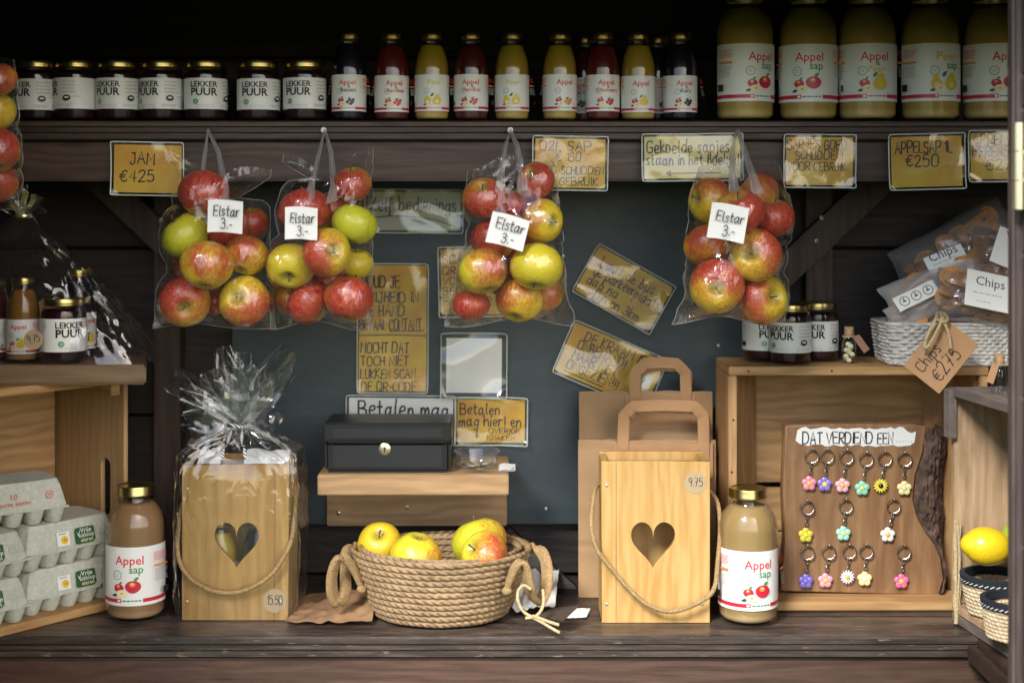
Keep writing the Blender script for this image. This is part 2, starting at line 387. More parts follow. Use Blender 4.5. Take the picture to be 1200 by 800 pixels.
GL = {
'A': "0,0 .34,1 .7,0|.12,.36 .6,.36", 'B': "0,0 0,1|~0,1 .55,1 .6,.58 .05,.54|~.05,.54 .7,.5 .68,.02 0,0", 'C': "~.66,.85 .45,1.02 .02,.9 0,.1 .4,-.04 .68,.15",
'D': "0,0 0,1|~0,1 .6,1 .85,.5 .6,0 0,0", 'E': ".58,1 0,1 0,0 .6,0|0,.52 .5,.52", 'F': ".58,1 0,1 0,0|0,.52 .46,.52",
'G': "~.66,.85 .45,1.02 .02,.9 0,.1 .4,-.04 .7,.12 .7,.45|.7,.45 .42,.45", 'H': "0,0 0,1|.62,0 .62,1|0,.52 .62,.5", 'I': ".1,0 .1,1",
'J': "~.5,1 .52,.2 .4,-.04 .1,-.02 0,.2|.2,1 .6,1", 'K': "0,0 0,1|.58,1 0,.45 .62,0", 'L': "0,1 0,0 .55,0", 'M': "0,0 .06,1 .42,.35 .78,1 .84,0",
'N': "0,0 0,1 .62,0 .62,1", 'O': "~.4,1 .02,1 -.02,0 .4,-.02 .8,0 .78,1 .4,1", 'P': "0,0 0,1|~0,1 .66,1.02 .68,.45 0,.46", 'Q': "~.4,1 .02,1 -.02,0 .4,-.02 .8,0 .78,1 .4,1|.48,.25 .82,-.1",
'R': "0,0 0,1|~0,1 .66,1.02 .66,.48 0,.48|.2,.48 .66,0", 'S': "~.6,.88 .4,1.04 .02,.98 .02,.6 .3,.52 .64,.42 .62,.0 .2,-.05 0,.14", 'T': "0,1 .72,1|.36,1 .36,0",
'U': "~0,1 0,.1 .15,-.03 .5,-.03 .64,.1 .64,1", 'V': "0,1 .34,0 .7,1", 'W': "0,1 .2,0 .44,.7 .68,0 .9,1", 'X': "0,0 .62,1|0,1 .62,0", 'Y': "0,1 .32,.5|.66,1 .25,0", 'Z': "0,1 .62,1 0,0 .65,0",
'0': "~.34,1 0,1 0,0 .34,0 .66,0 .66,1 .34,1", '1': "0,.75 .25,1 .25,0", '2': "~.02,.8 .15,1.04 .6,1 .55,.6 .02,0|.02,0 .62,.02", '3': "~.02,.9 .3,1.05 .6,.85 .5,.55 .2,.52|~.2,.52 .65,.5 .6,.0 .2,-.05 0,.12",
'4': ".45,0 .45,1 0,.32 .66,.32", '5': ".56,1 .08,1 .04,.58|~.04,.58 .35,.7 .66,.5 .58,.02 .2,-.04 0,.1", '6': "~.5,1 .1,.6 0,.2 .15,-.02 .5,-.02 .62,.25 .4,.5 .05,.3", '7': "0,1 .6,1 .2,0|.14,.5 .5,.5",
'8': "~.3,.52 .02,.7 .1,1 .5,1 .56,.7 .3,.52 0,.3 .05,0 .55,0 .6,.3 .3,.52", '9': "~.58,.7 .4,.45 .05,.55 .05,.95 .35,1.04 .6,.85 .6,.5 .5,0",
'\u20ac': "~.68,.88 .5,1.02 .16,.85 .1,.2 .4,-.03 .7,.14|-.04,.62 .5,.62|-.04,.4 .46,.4", '.': ".06,.02 .12,.05", ',': ".12,.08 .04,-.16", '!': ".1,1 .1,.28|.1,.05 .12,.0", '-': ".04,.4 .4,.4", "'": ".1,1 .06,.8", '&': "~.7,0 .1,.75 .2,1 .45,.95 .4,.7 .02,.3 .1,0 .4,0 .7,.4", '?': "~0,.8 .2,1.03 .5,.9 .45,.6 .24,.5 .24,.28|.24,.05 .26,0",
'a': "~.5,.5 .25,.66 0,.4 .05,.0 .3,-.02 .5,.3|~.52,.62 .5,.1 .66,0", 'b': "0,1.05 0,0|~0,.3 .2,.62 .52,.5 .5,.05 .2,-.03 0,.1", 'd': "~.5,.4 .3,.64 0,.5 0,.05 .3,-.04 .5,.25|.52,1.05 .52,0", 'e': "~.02,.3 .5,.34 .45,.62 .1,.62 0,.25 .15,-.02 .5,.08",
'f': "~.45,.95 .25,1.06 .14,.85 .14,-.3|-.02,.55 .4,.57", 'g': "~.5,.5 .25,.66 0,.4 .08,.02 .3,.0 .5,.3|~.52,.62 .52,-.3 .2,-.42 0,-.25", 'h': "0,1.05 0,0|~0,.3 .25,.66 .48,.5 .5,0", 'i': ".06,.6 .06,0|.07,.85 .08,.9", 'j': "~.16,.6 .16,-.3 0,-.42 -.14,-.3|.17,.85 .18,.9",
'k': "0,1.05 0,0|.42,.62 .02,.28 .46,0", 'l': "~.06,1.05 .04,.15 .2,0", 'm': "0,.6 0,0|~0,.3 .2,.66 .36,.5 .36,0|~.36,.3 .55,.66 .72,.5 .74,0", 'n': "0,.6 0,0|~0,.3 .22,.66 .46,.5 .48,0", 'o': "~.25,.64 0,.6 0,0 .25,-.03 .52,0 .5,.62 .25,.64",
'p': "0,.6 0,-.42|~0,.35 .2,.66 .52,.5 .5,.05 .2,-.02 0,.15", 'r': "0,.6 .02,0|~.02,.3 .15,.58 .4,.6", 's': "~.4,.55 .2,.68 0,.5 .2,.33 .44,.2 .3,-.03 0,.06", 't': "~.16,.95 .15,.15 .28,-.02 .42,.06|-.03,.62 .38,.63", 'u': "~0,.62 .02,.08 .2,-.04 .42,.2|.46,.62 .48,0", 'v': "0,.6 .22,0 .45,.6", 'z': "0,.6 .42,.6 0,0 .45,.02",
}
def _chaikin(p):
    for _ in range(3):
        q = [p[0]]
        for a, b in zip(p, p[1:]):
            q += [(a[0] * .75 + b[0] * .25, a[1] * .75 + b[1] * .25), (a[0] * .25 + b[0] * .75, a[1] * .25 + b[1] * .75)]
        q.append(p[-1]); p = q
    return p
def pen(pts, w):                     # ribbon quads along a polyline (2-D)
    vs_, fs = [], []
    n = len(pts)
    for i, (x, y) in enumerate(pts):
        a = pts[max(i - 1, 0)]; b = pts[min(i + 1, n - 1)]
        dx, dy = b[0] - a[0], b[1] - a[1]; L = math.hypot(dx, dy) or 1
        nx, ny = -dy / L, dx / L; k = w * (.5 + .08 * math.sin(i * 1.7))
        ex = (dx / L * w * .35) * (-1 if i == 0 else 1 if i == n - 1 else 0); ey = (dy / L * w * .35) * (-1 if i == 0 else 1 if i == n - 1 else 0)
        vs_ += [(x + nx * k + ex, y + ny * k + ey), (x - nx * k + ex, y - ny * k + ey)]
    fs = [(2 * i, 2 * i + 1, 2 * i + 3, 2 * i + 2) for i in range(n - 1)]
    return vs_, fs
def hand(mb, s, x, z, h, y, m, w=None, fit=None, slant=.04, rnd=None, sp=.24):
    """handwritten line: baseline start (x,z), cap height h, optional total width to fit"""
    rnd = rnd or random.Random(sum(map(ord, s)) + int(h * 1e5)); w = w or h * .13
    strokes = []; cx = 0
    for ch in s:
        if ch == ' ': cx += .5; continue
        g = GL.get(ch)
        if g is None: continue
        mx = 0; jy = rnd.uniform(-.05, .05); js = rnd.uniform(.93, 1.08); rot = rnd.uniform(-.06, .06)
        for st in g.split('|'):
            sm = st.startswith('~'); pts = [tuple(map(float, q.split(','))) for q in st.lstrip('~').split()]
            mx = max(mx, max(p[0] for p in pts))
            pts = [(a + rnd.uniform(-.03, .03), b + rnd.uniform(-.03, .03)) for a, b in pts]
            if sm: pts = _chaikin(pts)
            strokes.append([(cx + (a + b * (slant + rot)) * js, b * js + jy) for a, b in pts])
        cx += mx * js + sp
    tot = max(cx - sp, .1); kx = h if not fit else fit / tot
    for i, st in enumerate(strokes):
        v, f = pen([(x + a * kx, z + b * h) for a, b in st], w)
        mb.add([(p[0], y - 0.00003 * (i % 5), p[1]) for p in v], f, m)
def line(mb, pts, w, y, m):
    v, f = pen(pts, w); mb.add([(p[0], y, p[1]) for p in v], f, m)
def ell(rx, rz, cx=0, cz=0, n=16, a0=0): return [(cx + rx * math.cos(2 * math.pi * k / n + a0), cz + rz * math.sin(2 * math.pi * k / n + a0)) for k in range(n)]
def leafp(cx, cz, L, wd, ang):
    p = [(0, 0), (.3, .5), (.65, .45), (1, 0), (.65, -.3), (.3, -.42)]
    c, s = math.cos(ang), math.sin(ang)
    return [(cx + L * a * c - wd * b * s, cz + L * a * s + wd * b * c) for a, b in p]
# ================================================================ SETTING
g = MB(); g.add([(-400, -400, 0), (400, -400, 0), (400, 400, 0), (-400, 400, 0)], [(0, 1, 2, 3)])
tag(g.build('ground', M['grass'], smooth=0), 'trodden grassy ground under the farm stall', 'ground', kind='structure')

YW = 2.42                 # inner face of the back wall
YS = 2.17                 # front of the upper shelf
ZS = ZE - (142 - HY) * YS / F   # top of the upper shelf
stall = thing('farm_stall', 'dark stained wooden roadside farm stall with counter, shelf and open front', 'stall', (0, 2.2, 0))
def sp(mb, name, m, **k):
    mb.v = [(x, y - 2.2, z) for x, y, z in mb.v]; return mb.build(name, M[m] if isinstance(m, str) else m, stall, **k)
# back wall: horizontal boards with narrow shadow gaps, each lapped
mb = MB(); z = .05; rnd = random.Random(3); k = 0
edges = [.05, .2, .36, .52, .68, ZE - (672 - HY) * YW / F - .0, ZE - (600 - HY) * YW / F, ZE - (486 - HY) * YW / F, ZE - (290 - HY) * YW / F, 1.62, 1.78, 1.94, 2.10, 2.3]
for a, b in zip(edges, edges[1:]):
    mb.add([(-1.25, YW, a + .001), (1.25, YW, a + .001), (1.25, YW + .012, b - .003), (-1.25, YW + .012, b - .003), (-1.25, YW + .03, a + .001), (1.25, YW + .03, a + .001), (1.25, YW + .03, b - .003), (-1.25, YW + .03, b - .003)],
           [(0, 1, 2, 3), (3, 2, 6, 7), (0, 4, 5, 1), (4, 7, 6, 5), (0, 3, 7, 4), (1, 5, 6, 2)])
mb.box(-1.25, 1.25, YW + .0315, YW + .045, .05, 2.3)  # unseen backing sheet, added to stop sky light leaking through the seams
sp(mb, 'back_wall', 'wall', bev=.002, seg=1)
for sx in (-1, 1):
    mb = MB()
    for a, b in zip(edges, edges[1:]):
        x0, x1 = (-.925, -.90) if sx < 0 else (1.225, 1.25)
        mb.box(x0, x1, 1.05 if sx < 0 else 1.30, YW - .003, a + .0005, b - .0005)  # unseen left wall is extended forward to shade the left side
    sp(mb, 'side_wall', 'wall')
mb = MB()
for i in range(9): mb.box(-1.45, 1.45, .98 + i * .175, .98 + i * .175 + .1745, 2.31, 2.335)
sp(mb, 'roof', 'wall')
mb = MB(); mb.box(-.8995, 1.2245, 1.85, 1.89, ZE + 246 * 1.85 / F, 2.305); sp(mb, 'shade_board', 'beam', bev=.003)  # unseen board above the opening, added to darken the upper shelf
# counter top: two planks, ridged front edge
yf = yd(746)
mb = MB(); mb.box(-.899, 1.2, yf + .004, yf + .102, ZC - .028, ZC); mb.box(-.899, 1.2, yf + .106, yf + .22, ZC - .028, ZC - .0006); mb.box(-.899, 1.2, yf + .224, YW - .004, ZC - .028, ZC - .0003)
sp(mb, 'counter_top', 'counter', bev=.0025)
mb = MB(); prof = [(0, 0.0), (-.003, -.003), (-.003, -.010), (.001, -.0115), (-.003, -.013), (-.003, -.0185), (.001, -.020), (-.003, -.0215), (-.003, -.029), (.003, -.032)]
mb.grid(lambda u, v: (-.899 + 2.099 * u, yf + prof[int(round(v * 9))][0] + .002, ZC + .0002 + prof[int(round(v * 9))][1]), 60, 9)
sp(mb, 'counter_edge', 'edge', smooth=30)
mb = MB(); zt = ZC - .034
mb.box(-.899, 1.2, yf + .006, yf + .030, zt - .16, zt); mb.box(-.899, 1.2, yf + .006, yf + .030, zt - .325, zt - .164); mb.box(-.899, 1.2, yf + .006, yf + .030, zt - .49, zt - .329); mb.box(-.899, 1.2, yf + .006, yf + .030, .08, zt - .494)
sp(mb, 'counter_front', 'front', bev=.003)
# right hand return ledge that carries the side crate
mb = MB(); mb.box(.680, 1.2, 1.75, yf - .004, ZC - .026, ZC - .001); mb.box(.666, .678, 1.78, yf - .004, ZC - .034, ZC - .010)
sp(mb, 'side_ledge', 'post', bev=.002)
# upper shelf with ridged front, and the beam under it
mb = MB(); prof2 = [(0, 0), (-.002, -.002), (-.002, -.008), (.0015, -.009), (-.002, -.010), (-.002, -.017), (.0015, -.018), (-.002, -.019), (-.002, -.027), (.002, -.029)]
mb.box(-.899, 1.22, YS + .002, YW - .004, ZS - .029, ZS)
mb.grid(lambda u, v: (-.899 + 2.119 * u, YS + prof2[int(round(v * 9))][0], ZS + .0002 + prof2[int(round(v * 9))][1]), 40, 9)
sp(mb, 'upper_shelf', 'beam', smooth=30)
zb = ZE - (212 - HY) * (YS + .004) / F
mb = MB(); mb.box(-.899, 1.22, YS + .012, YS + .052, zb, ZS - .031); sp(mb, 'shelf_beam', 'beam', bev=.003)
# inner posts and braces with screws
def post(px0, px1, d, th, z0, z1, name='post'):
    a = W(px0, 0, d).x; b = W(px1, 0, d).x; mb = MB(); mb.box(a, b, d, d + th, z0, z1); return sp(mb, name, 'post', bev=.002)
post(180, 211, 2.385, .034, ZC + .0005, ZS - .031); post(945, 976, 2.385, .034, ZC + .0005, ZS - .031)
def brace(p0, p1, w, d, screws):
    a, b = W(*p0, d), W(*p1, d); t = (b - a).normalized(); n = Vector((-t.z, 0, t.x)) * w / 2
    q = [a + n, b + n, b - n, a - n]; mb = MB()
    mb.add([p for p in q] + [p + Vector((0, .026, 0)) for p in q], [(0, 1, 2, 3), (7, 6, 5, 4), (0, 4, 5, 1), (1, 5, 6, 2), (2, 6, 7, 3), (3, 7, 4, 0)])
    o = sp(mb, 'brace', 'post', bev=.0015)
    for s_ in screws:
        c = W(*s_, d); m2 = MB(); m2.ball((c.x, c.y - .0005, c.z), .0042, .002, .0042, 12); m2.ball((c.x, c.y - .0025, c.z), .0014, .0006, .0014, 8, 1)
        m2.v = [(x, y - 2.2, z) for x, y, z in m2.v]; m2.build('screw', [M['zinc'], M['ink']], o)
brace((1040, 205), (895, 342), .048, 2.357, [(963, 255), (957, 282)])
brace((110, 205), (215, 305), .046, 2.357, [(188, 258), (191, 275)])
# foreground door post with hinge and clapboards
dp = 1.70; mb = MB(); xa = W(1180, 0, dp + .022).x
mb.box(xa, xa + .055, dp, dp + .022, .05, 2.305)
o = sp(mb, 'door_post', 'door', bev=.004)
mb = MB(); zz = .05
for zb_ in (ZE - (800 - HY) * dp / F, ZE - (640 - HY) * dp / F, ZE - (465 - HY) * dp / F, ZE - (298 - HY) * dp / F, ZE - (128 - HY) * dp / F, ZE + 220 * dp / F - .07, 2.305):
    mb.box(xa + .0095, xa + .25, dp - .016, dp - .001, zz + .002, zb_ - .002); zz = zb_
sp(mb, 'hatch_boards', 'door', bev=.002)
hg = MB(); xh = W(1193, 0, dp - .02).x; zh = ZE - (195 - HY) * dp / F
for i in range(3):
    prof = [(0, 0), (.0075, .0006), (.0075, .0335), (0, .034)]
    hg.lathe([(r, z_ + zh + (i - 1.5) * .0345) for r, z_ in prof], 16, 0, xh, dp - .02, 0)
hg.box(xh - .0025, xh + .05, dp - .0185, dp - .0165, zh - .018, zh + .018, 0)
for q in (-.009, .009): hg.ball((xh + .008, dp - .019, zh + q), .0028, .0012, .0028, 10, 1)
sp(hg, 'hinge', [M['brass'], M['ink']])
# matching unseen post and boards, added to shade the left of the stall
mb = MB(); xq = W(-12, 0, dp).x; mb.box(xq - .055, xq, dp, dp + .022, .05, 2.305); sp(mb, 'door_post', 'door', bev=.004)
mb = MB(); zz = .05
for zb_ in (.45, .80, 1.12, 1.40, 1.62, 1.95, 2.305): mb.box(-.94, xq - .0095, dp - .016, dp - .001, zz + .002, zb_ - .002); zz = zb_
sp(mb, 'hatch_boards', 'door', bev=.002)
# ---- slate grey board fixed on the back wall
a = W(272, 200, YW - .016); b = W(903, 614, YW - .016)
YB = YW - .016
mb = MB(); mb.box(a.x, b.x, YW - .016, YW - .001, b.z, a.z)

gb = mb.build('grey_board', M['grey'], bev=.0015); m2 = MB()
for px, py in ((300, 330), (300, 600), (640, 596), (660, 300), (842, 405), (480, 592)):
    c = W(px, py, YB); m2.ball((c.x, YB - .0004, c.z), .0032, .0014, .0032, 10)
m2.build('screw_heads', M['zinc'], gb)
tag(gb, 'large slate grey painted board fixed on the back wall of the stall', 'board')

# ================================================================ BOTTLES, JARS
PRINT = ['label', 'ink', 'red', 'pinkred', 'green', 'dgreen', 'yellow', 'orangep', 'cream', 'purple', 'greyp']
PI_ = {k: i for i, k in enumerate(PRINT)}
class Lab:
    """flat printed label in (u, v) metres, later bent round a cylinder"""
    def __init__(s): s.v = []; s.f = []; s.m = []; s.k = 0
    def poly(s, pts, m):
        o = len(s.v); s.k += 1; s.v += [(x, z, s.k * .00006) for x, z in pts]; s.f.append(tuple(range(o, o + len(pts)))); s.m.append(PI_[m]); return s
    def rect(s, x, z, w, h, m): return s.poly([(x - w / 2, z - h / 2), (x + w / 2, z - h / 2), (x + w / 2, z + h / 2), (x - w / 2, z + h / 2)], m)
    def text(s, t, x, z, size, m, bold=0):
        vv, ff = text2d(t, size, bold); o = len(s.v); s.k += 1
        s.v += [(x + a, z + b, s.k * .00006) for a, b in vv]; s.f += [tuple(i + o for i in f) for f in ff]; s.m += [PI_[m]] * len(ff); return s
    def ring(s, x, z, r, w, m, n=20):
        s.k += 1; o = len(s.v)
        for k in range(n):
            a = 2 * math.pi * k / n
            for q in (r, r - w): s.v.append((x + q * math.cos(a), z + q * math.sin(a), s.k * .00006))
        for k in range(n): s.f.append((o + 2 * k, o + 2 * ((k + 1) % n), o + 2 * ((k + 1) % n) + 1, o + 2 * k + 1)); s.m.append(PI_[m])
        return s
    def scribble(s, x, z, w, h, m, rows, th, seed=1):
        r = random.Random(seed)
        for i in range(rows):
            zz = z + h / 2 - h * i / max(1, rows - 1); xx = x - w / 2; e = x + w / 2 * r.uniform(.6, 1)
            while xx < e:
                ww = r.uniform(.08, .22) * w; s.rect(xx + ww / 2, zz, ww, th, m); xx += ww + .04 * w
        return s
    def mesh(s, name, R=None, hw=None, h0=None, h1=None, R0=.0):
        bm = bmesh.new(); vs_ = [bm.verts.new(p) for p in s.v]
        for f, m in zip(s.f, s.m):
            try: q = bm.faces.new([vs_[i] for i in f]); q.material_index = m
            except ValueError: pass
        if hw:
            o = [bm.verts.new(p) for p in ((-hw, h0, 0), (hw, h0, 0), (hw, h1, 0), (-hw, h1, 0))]; bm.faces.new(o).material_index = 0
        if R:
            ex = max(abs(v.co.x) for v in bm.verts); n = int(ex / (R * .10)) + 1
            for i in range(-n, n + 1):
                bmesh.ops.bisect_plane(bm, geom=bm.verts[:] + bm.edges[:] + bm.faces[:], plane_co=(i * R * .10, 0, 0), plane_no=(1, 0, 0))
            for v in bm.verts:
                u, z, k = v.co; a = u / R; r = R + k + .00012
                v.co = (r * math.sin(a), -r * math.cos(a), z)
        else:
            for v in bm.verts: u, z, k = v.co; v.co = (u, -k, z)
        for f in bm.faces: f.smooth = bool(R)
        me = bpy.data.meshes.new(name); bm.to_mesh(me); bm.free()
        for k in PRINT: me.materials.append(M[k])
        return me

def apple_art(L, x, z, r, c='red', hi='orangep'):
    L.poly([(x + r * (1 + .08 * math.cos(2 * a)) * math.cos(a), z + r * (.92 - .10 * max(0, math.sin(a)) ** 6) * math.sin(a)) for a in [2 * math.pi * k / 20 for k in range(20)]], c)
    L.poly(ell(r * .42, r * .32, x - r * .1, z + r * .3), hi); L.poly(ell(r * .16, r * .12, x - r * .1, z + r * .4), 'cream')
    L.poly(leafp(x + r * .1, z + r * .8, r * .9, r * .5, .6), 'green')
def fruit_art(L, kind, x, z, s):
    """printed fruit picture, about 40 mm wide at s = 1"""
    r = .0072 * s
    if kind == 'apple':
        apple_art(L, x - .012 * s, z + .001 * s, r); apple_art(L, x + .0095 * s, z + .003 * s, .0108 * s, 'red')
    elif kind == 'pear':
        for dx, q in ((-.012, .009), (.011, .011)):
            L.poly(ell(q * s, q * .95 * s, x + dx * s, z), 'yellow'); L.poly(ell(q * .55 * s, q * .6 * s, x + dx * 1.1 * s, z + q * .9 * s), 'yellow'); L.poly(ell(q * .4 * s, q * .35 * s, x + dx * s, z - q * .2 * s), 'cream')
        L.poly(leafp(x - .004 * s, z + .010 * s, .012 * s, .006 * s, .9), 'dgreen')
    else:
        apple_art(L, x - .012 * s, z + .001 * s, r)
        if kind == 'applepear':
            L.poly(ell(.0108 * s, .010 * s, x + .011 * s, z), 'yellow'); L.poly(ell(.006 * s, .007 * s, x + .012 * s, z + .009 * s), 'yellow'); L.poly(leafp(x, z + .010 * s, .011 * s, .006 * s, .8), 'green')
        else:
            c = {'berry': 'purple', 'straw': 'pinkred', 'cran': 'red', 'cherry': 'purple', 'peach': 'orangep'}[kind]
            for dx, dz in ((.004, -.004), (.010, .001), (.016, -.004), (.012, -.008), (.018, .002)): L.poly(ell(.0042 * s, .004 * s, x + dx * s, z + dz * s, 10), c)
            L.poly(leafp(x + .004 * s, z + .003 * s, .011 * s, .005 * s, .5), 'green')
    L.poly(ell(.009 * s, .0058 * s, x - .007 * s, z - .0072 * s), 'cream'); L.poly(ell(.0022 * s, .0014 * s, x - .007 * s, z - .007 * s, 8), 'orangep')
    L.poly(leafp(x - .014 * s, z - .009 * s, .009 * s, .005 * s, 3.3), 'dgreen')
def juice_label(title, second, kind, s=1.0, seed=1, h=.0885):
    """title lines: list of (text, colour)"""
    L = Lab(); hw = .076 * s
    L.rect(0, .0076 * s, 2 * hw, .0058 * s, 'red')
    L.rect(.008 * s, .0076 * s, .036 * s, .0062 * s, 'label'); L.rect(-.010 * s, .0078 * s, .007 * s, .0060 * s, 'pinkred'); L.rect(-.0105 * s, .0078 * s, .0042 * s, .0030 * s, 'label')
    L.scribble(.010 * s, .0078 * s, .030 * s, 0, 'green' if seed % 2 else 'pinkred', 1, .0022 * s, seed)
    x = .006 * s
    L.text(title[0], x, h - .026 * s, .0185 * s, 'pinkred' if title[1] == 'r' else 'yellow', .012)
    if second:
        if second[0] == '&':
            L.text('&', x + .004 * s, h - .0345 * s, .011 * s, 'green', .01)
            L.text(second[1:], x + .002 * s, h - .044 * s, .0145 * s, {'y': 'yellow', 'r': 'pinkred', 'p': 'purple'}[kind[1]] , .012)
        else: L.text(second, x + .010 * s, h - .039 * s, .0165 * s, 'green', .012)
    L.ring(-.013 * s, h - .042 * s, .0072 * s, .0009 * s, 'green'); L.scribble(-.013 * s, h - .042 * s, .008 * s, .003 * s, 'green', 2, .0006 * s, 3)
    fruit_art(L, kind[0], .002 * s, .0265 * s, s)
    for sx in (-1, 1):
        cx = sx * .052 * s
        L.scribble(cx, h - .015 * s, .024 * s, .011 * s, 'pinkred', 5, .0009 * s, seed + 3); L.rect(cx, h - .029 * s, .024 * s, .0032 * s, 'orangep')
        L.scribble(cx, h - .043 * s, .022 * s, .016 * s, 'greyp', 8, .0009 * s, seed + 5); L.rect(cx + sx * .006 * s, .021 * s, .010 * s, .010 * s, 'ink')
    return L.mesh('label', R=(.0452 if s == 1 else .02655), hw=hw, h0=0, h1=h)

_MC = {}
def lathe_mesh(name, prof, mat, n=36, smooth=50):
    if name not in _MC:
        mb = MB(); mb.lathe(prof, n); o = mb.build(name, M[mat], smooth=smooth); _MC[name] = o.data; bpy.data.objects.remove(o)
    return _MC[name]
def sm(prof, k=2):            # round a lathe profile
    for _ in range(k):
        q = [prof[0]]
        for a, b in zip(prof, prof[1:]): q += [(a[0] * .75 + b[0] * .25, a[1] * .75 + b[1] * .25), (a[0] * .25 + b[0] * .75, a[1] * .25 + b[1] * .75)]
        q.append(prof[-1]); prof = q
    return prof
def lid_prof(r, z0, h): return [(r - .0015, z0), (r, z0 + .001), (r, z0 + h * .3), (r - .0004, z0 + h * .35), (r - .0002, z0 + h * .8), (r - .0012, z0 + h), (r - .004, z0 + h), (r - .005, z0 + h - .0009), (0, z0 + h - .0009)]
BIG = dict(r=.045, h=.203, body=[(0, .002), (.036, .001), (.0425, .004), (.045, .012), (.045, .135), (.0445, .148), (.040, .163), (.032, .174), (.0275, .180), (.0265, .186), (.0265, .198)],
           juice=[(0, .005), (.036, .005), (.0415, .010), (.0432, .016), (.0432, .135), (.0425, .148), (.038, .162), (.0305, .1725), (.0275, .177), (0, .177)], lid=(.0290, .188, .0145))
SMALL = dict(r=.0265, h=.1375, body=[(0, .002), (.021, .001), (.025, .003), (.0265, .009), (.0265, .078), (.0262, .088), (.024, .100), (.0195, .113), (.0165, .121), (.016, .126), (.016, .135)],
             juice=[(0, .004), (.021, .004), (.0245, .007), (.0254, .011), (.0254, .078), (.025, .088), (.0228, .100), (.0185, .1125), (.0162, .119), (0, .119)], lid=(.0180, .1265, .011))
JAR = dict(r=.033, h=.094, body=[(0, .002), (.027, .001), (.031, .003), (.033, .008), (.033, .070), (.0325, .076), (.0295, .081), (.0275, .083), (.0275, .090)],
           juice=[(0, .004), (.027, .004), (.0305, .007), (.0318, .010), (.0318, .070), (.0312, .075), (.028, .078), (0, .078)], lid=(.0305, .0835, .0105))
def vessel(kind, spec, name, label, cat, loc, col, lab_me, lab_z, yaw, group):
    t = thing(name, label, cat, loc, (0, 0, R_(yaw)), group)
    g_ = obj('glass', lathe_mesh(kind + '_glass', sm(spec['body'], 1), 'glass', 40), t)
    j = obj('juice' if kind != 'jar' else 'jam', lathe_mesh(kind + '_fill', sm(spec['juice'], 1), 'juice', 36), t); j.color = (*col, 1)
    r, z0, h = spec['lid']; l = obj('lid', lathe_mesh(kind + '_lid', lid_prof(r, z0, h), 'gold', 40, 35), t)
    if lab_me is not None:
        b = obj('label', lab_me, t); b.location.z = lab_z; _vr = random.Random(label); b.location.z += _vr.uniform(-.0012, .0012); b.rotation_euler = (0, 0, R_(_vr.uniform(-5, 5)))
    return t

def puur_label(variant=0):
    L = Lab(); h = .0475
    for k in (0,):
        x0 = 0
        L.scribble(-.045, h - .012, .022, .008, 'greyp', 3, .0007, 5); L.rect(-.050, .010, .012, .007, 'ink')
        L.text('LEKKER', x0, h - .0135, .0122, 'ink', .02); L.text('PUUR', x0, h - .0265, .0160, 'ink', .028)
        L.ring(x0 - .012, .0115, .0042, .001, 'green'); L.ring(x0 - .012, .0115, .0026, .0012, 'green')
        L.scribble(x0 + .003, .0045, .030, .003, 'greyp', 2, .0007, 7 + k)
        xb = x0 + .039
        if xb < .1: 
            L.scribble(xb, h - .014, .020, .016, 'greyp', 4, .0012, 4); L.poly(ell(.0056, .0046, xb - .002, .0165), 'ink'); L.poly(ell(.0034, .0014, xb - .002, .0170), 'label'); L.scribble(xb + .012, .0185, .008, 0, 'greyp', 1, .0012, 2)
            L.scribble(xb - .004, .0055, .020, .002, 'greyp', 2, .0007, 9)
    return L.mesh('label', R=.0332, hw=.0985, h0=0, h1=h)
PUUR = puur_label()
PUUR_Z = .0185
YEL = (.40, .265, .028); DRED = (.075, .010, .010); RED_ = (.11, .012, .012); DK = (.012, .008, .020); OL = (.52, .345, .085); OL2 = (.56, .365, .11); CIDER = (.31, .18, .085); CIDER2 = (.38, .255, .105)
JAMC = (.020, .004, .008)
# --- jars on the upper shelf
jar_rows = [(42, -30, 'leftmost jam jar of top shelf, only the end of its words showing'),
 (88, -64, 'second jam jar from left on top shelf, label turned to its small handwritten text'),
 (138, -18, 'third jam jar from left on top shelf, words left and round stamp right'),
 (189, -30, 'fourth jam jar from left on top shelf, black words cut at its left side'),
 (241, 6, 'fifth jam jar from left on top shelf, black words centred and a green ring'),
 (303, 0, 'sixth jam jar from left on top shelf, just after the gap, words centred'),
 (357, -14, 'last jam jar of the top shelf row, next to the dark juice bottle')]
for px, yaw, lb in jar_rows:
    d = YS + .036 + (px % 5) * .001
    vessel('jar', JAR, 'jam_jar', lb, 'jam jar', (W(px, 0, d).x, d, ZS + .0003), JAMC, PUUR, PUUR_Z, yaw, 'jam jars on the top shelf')
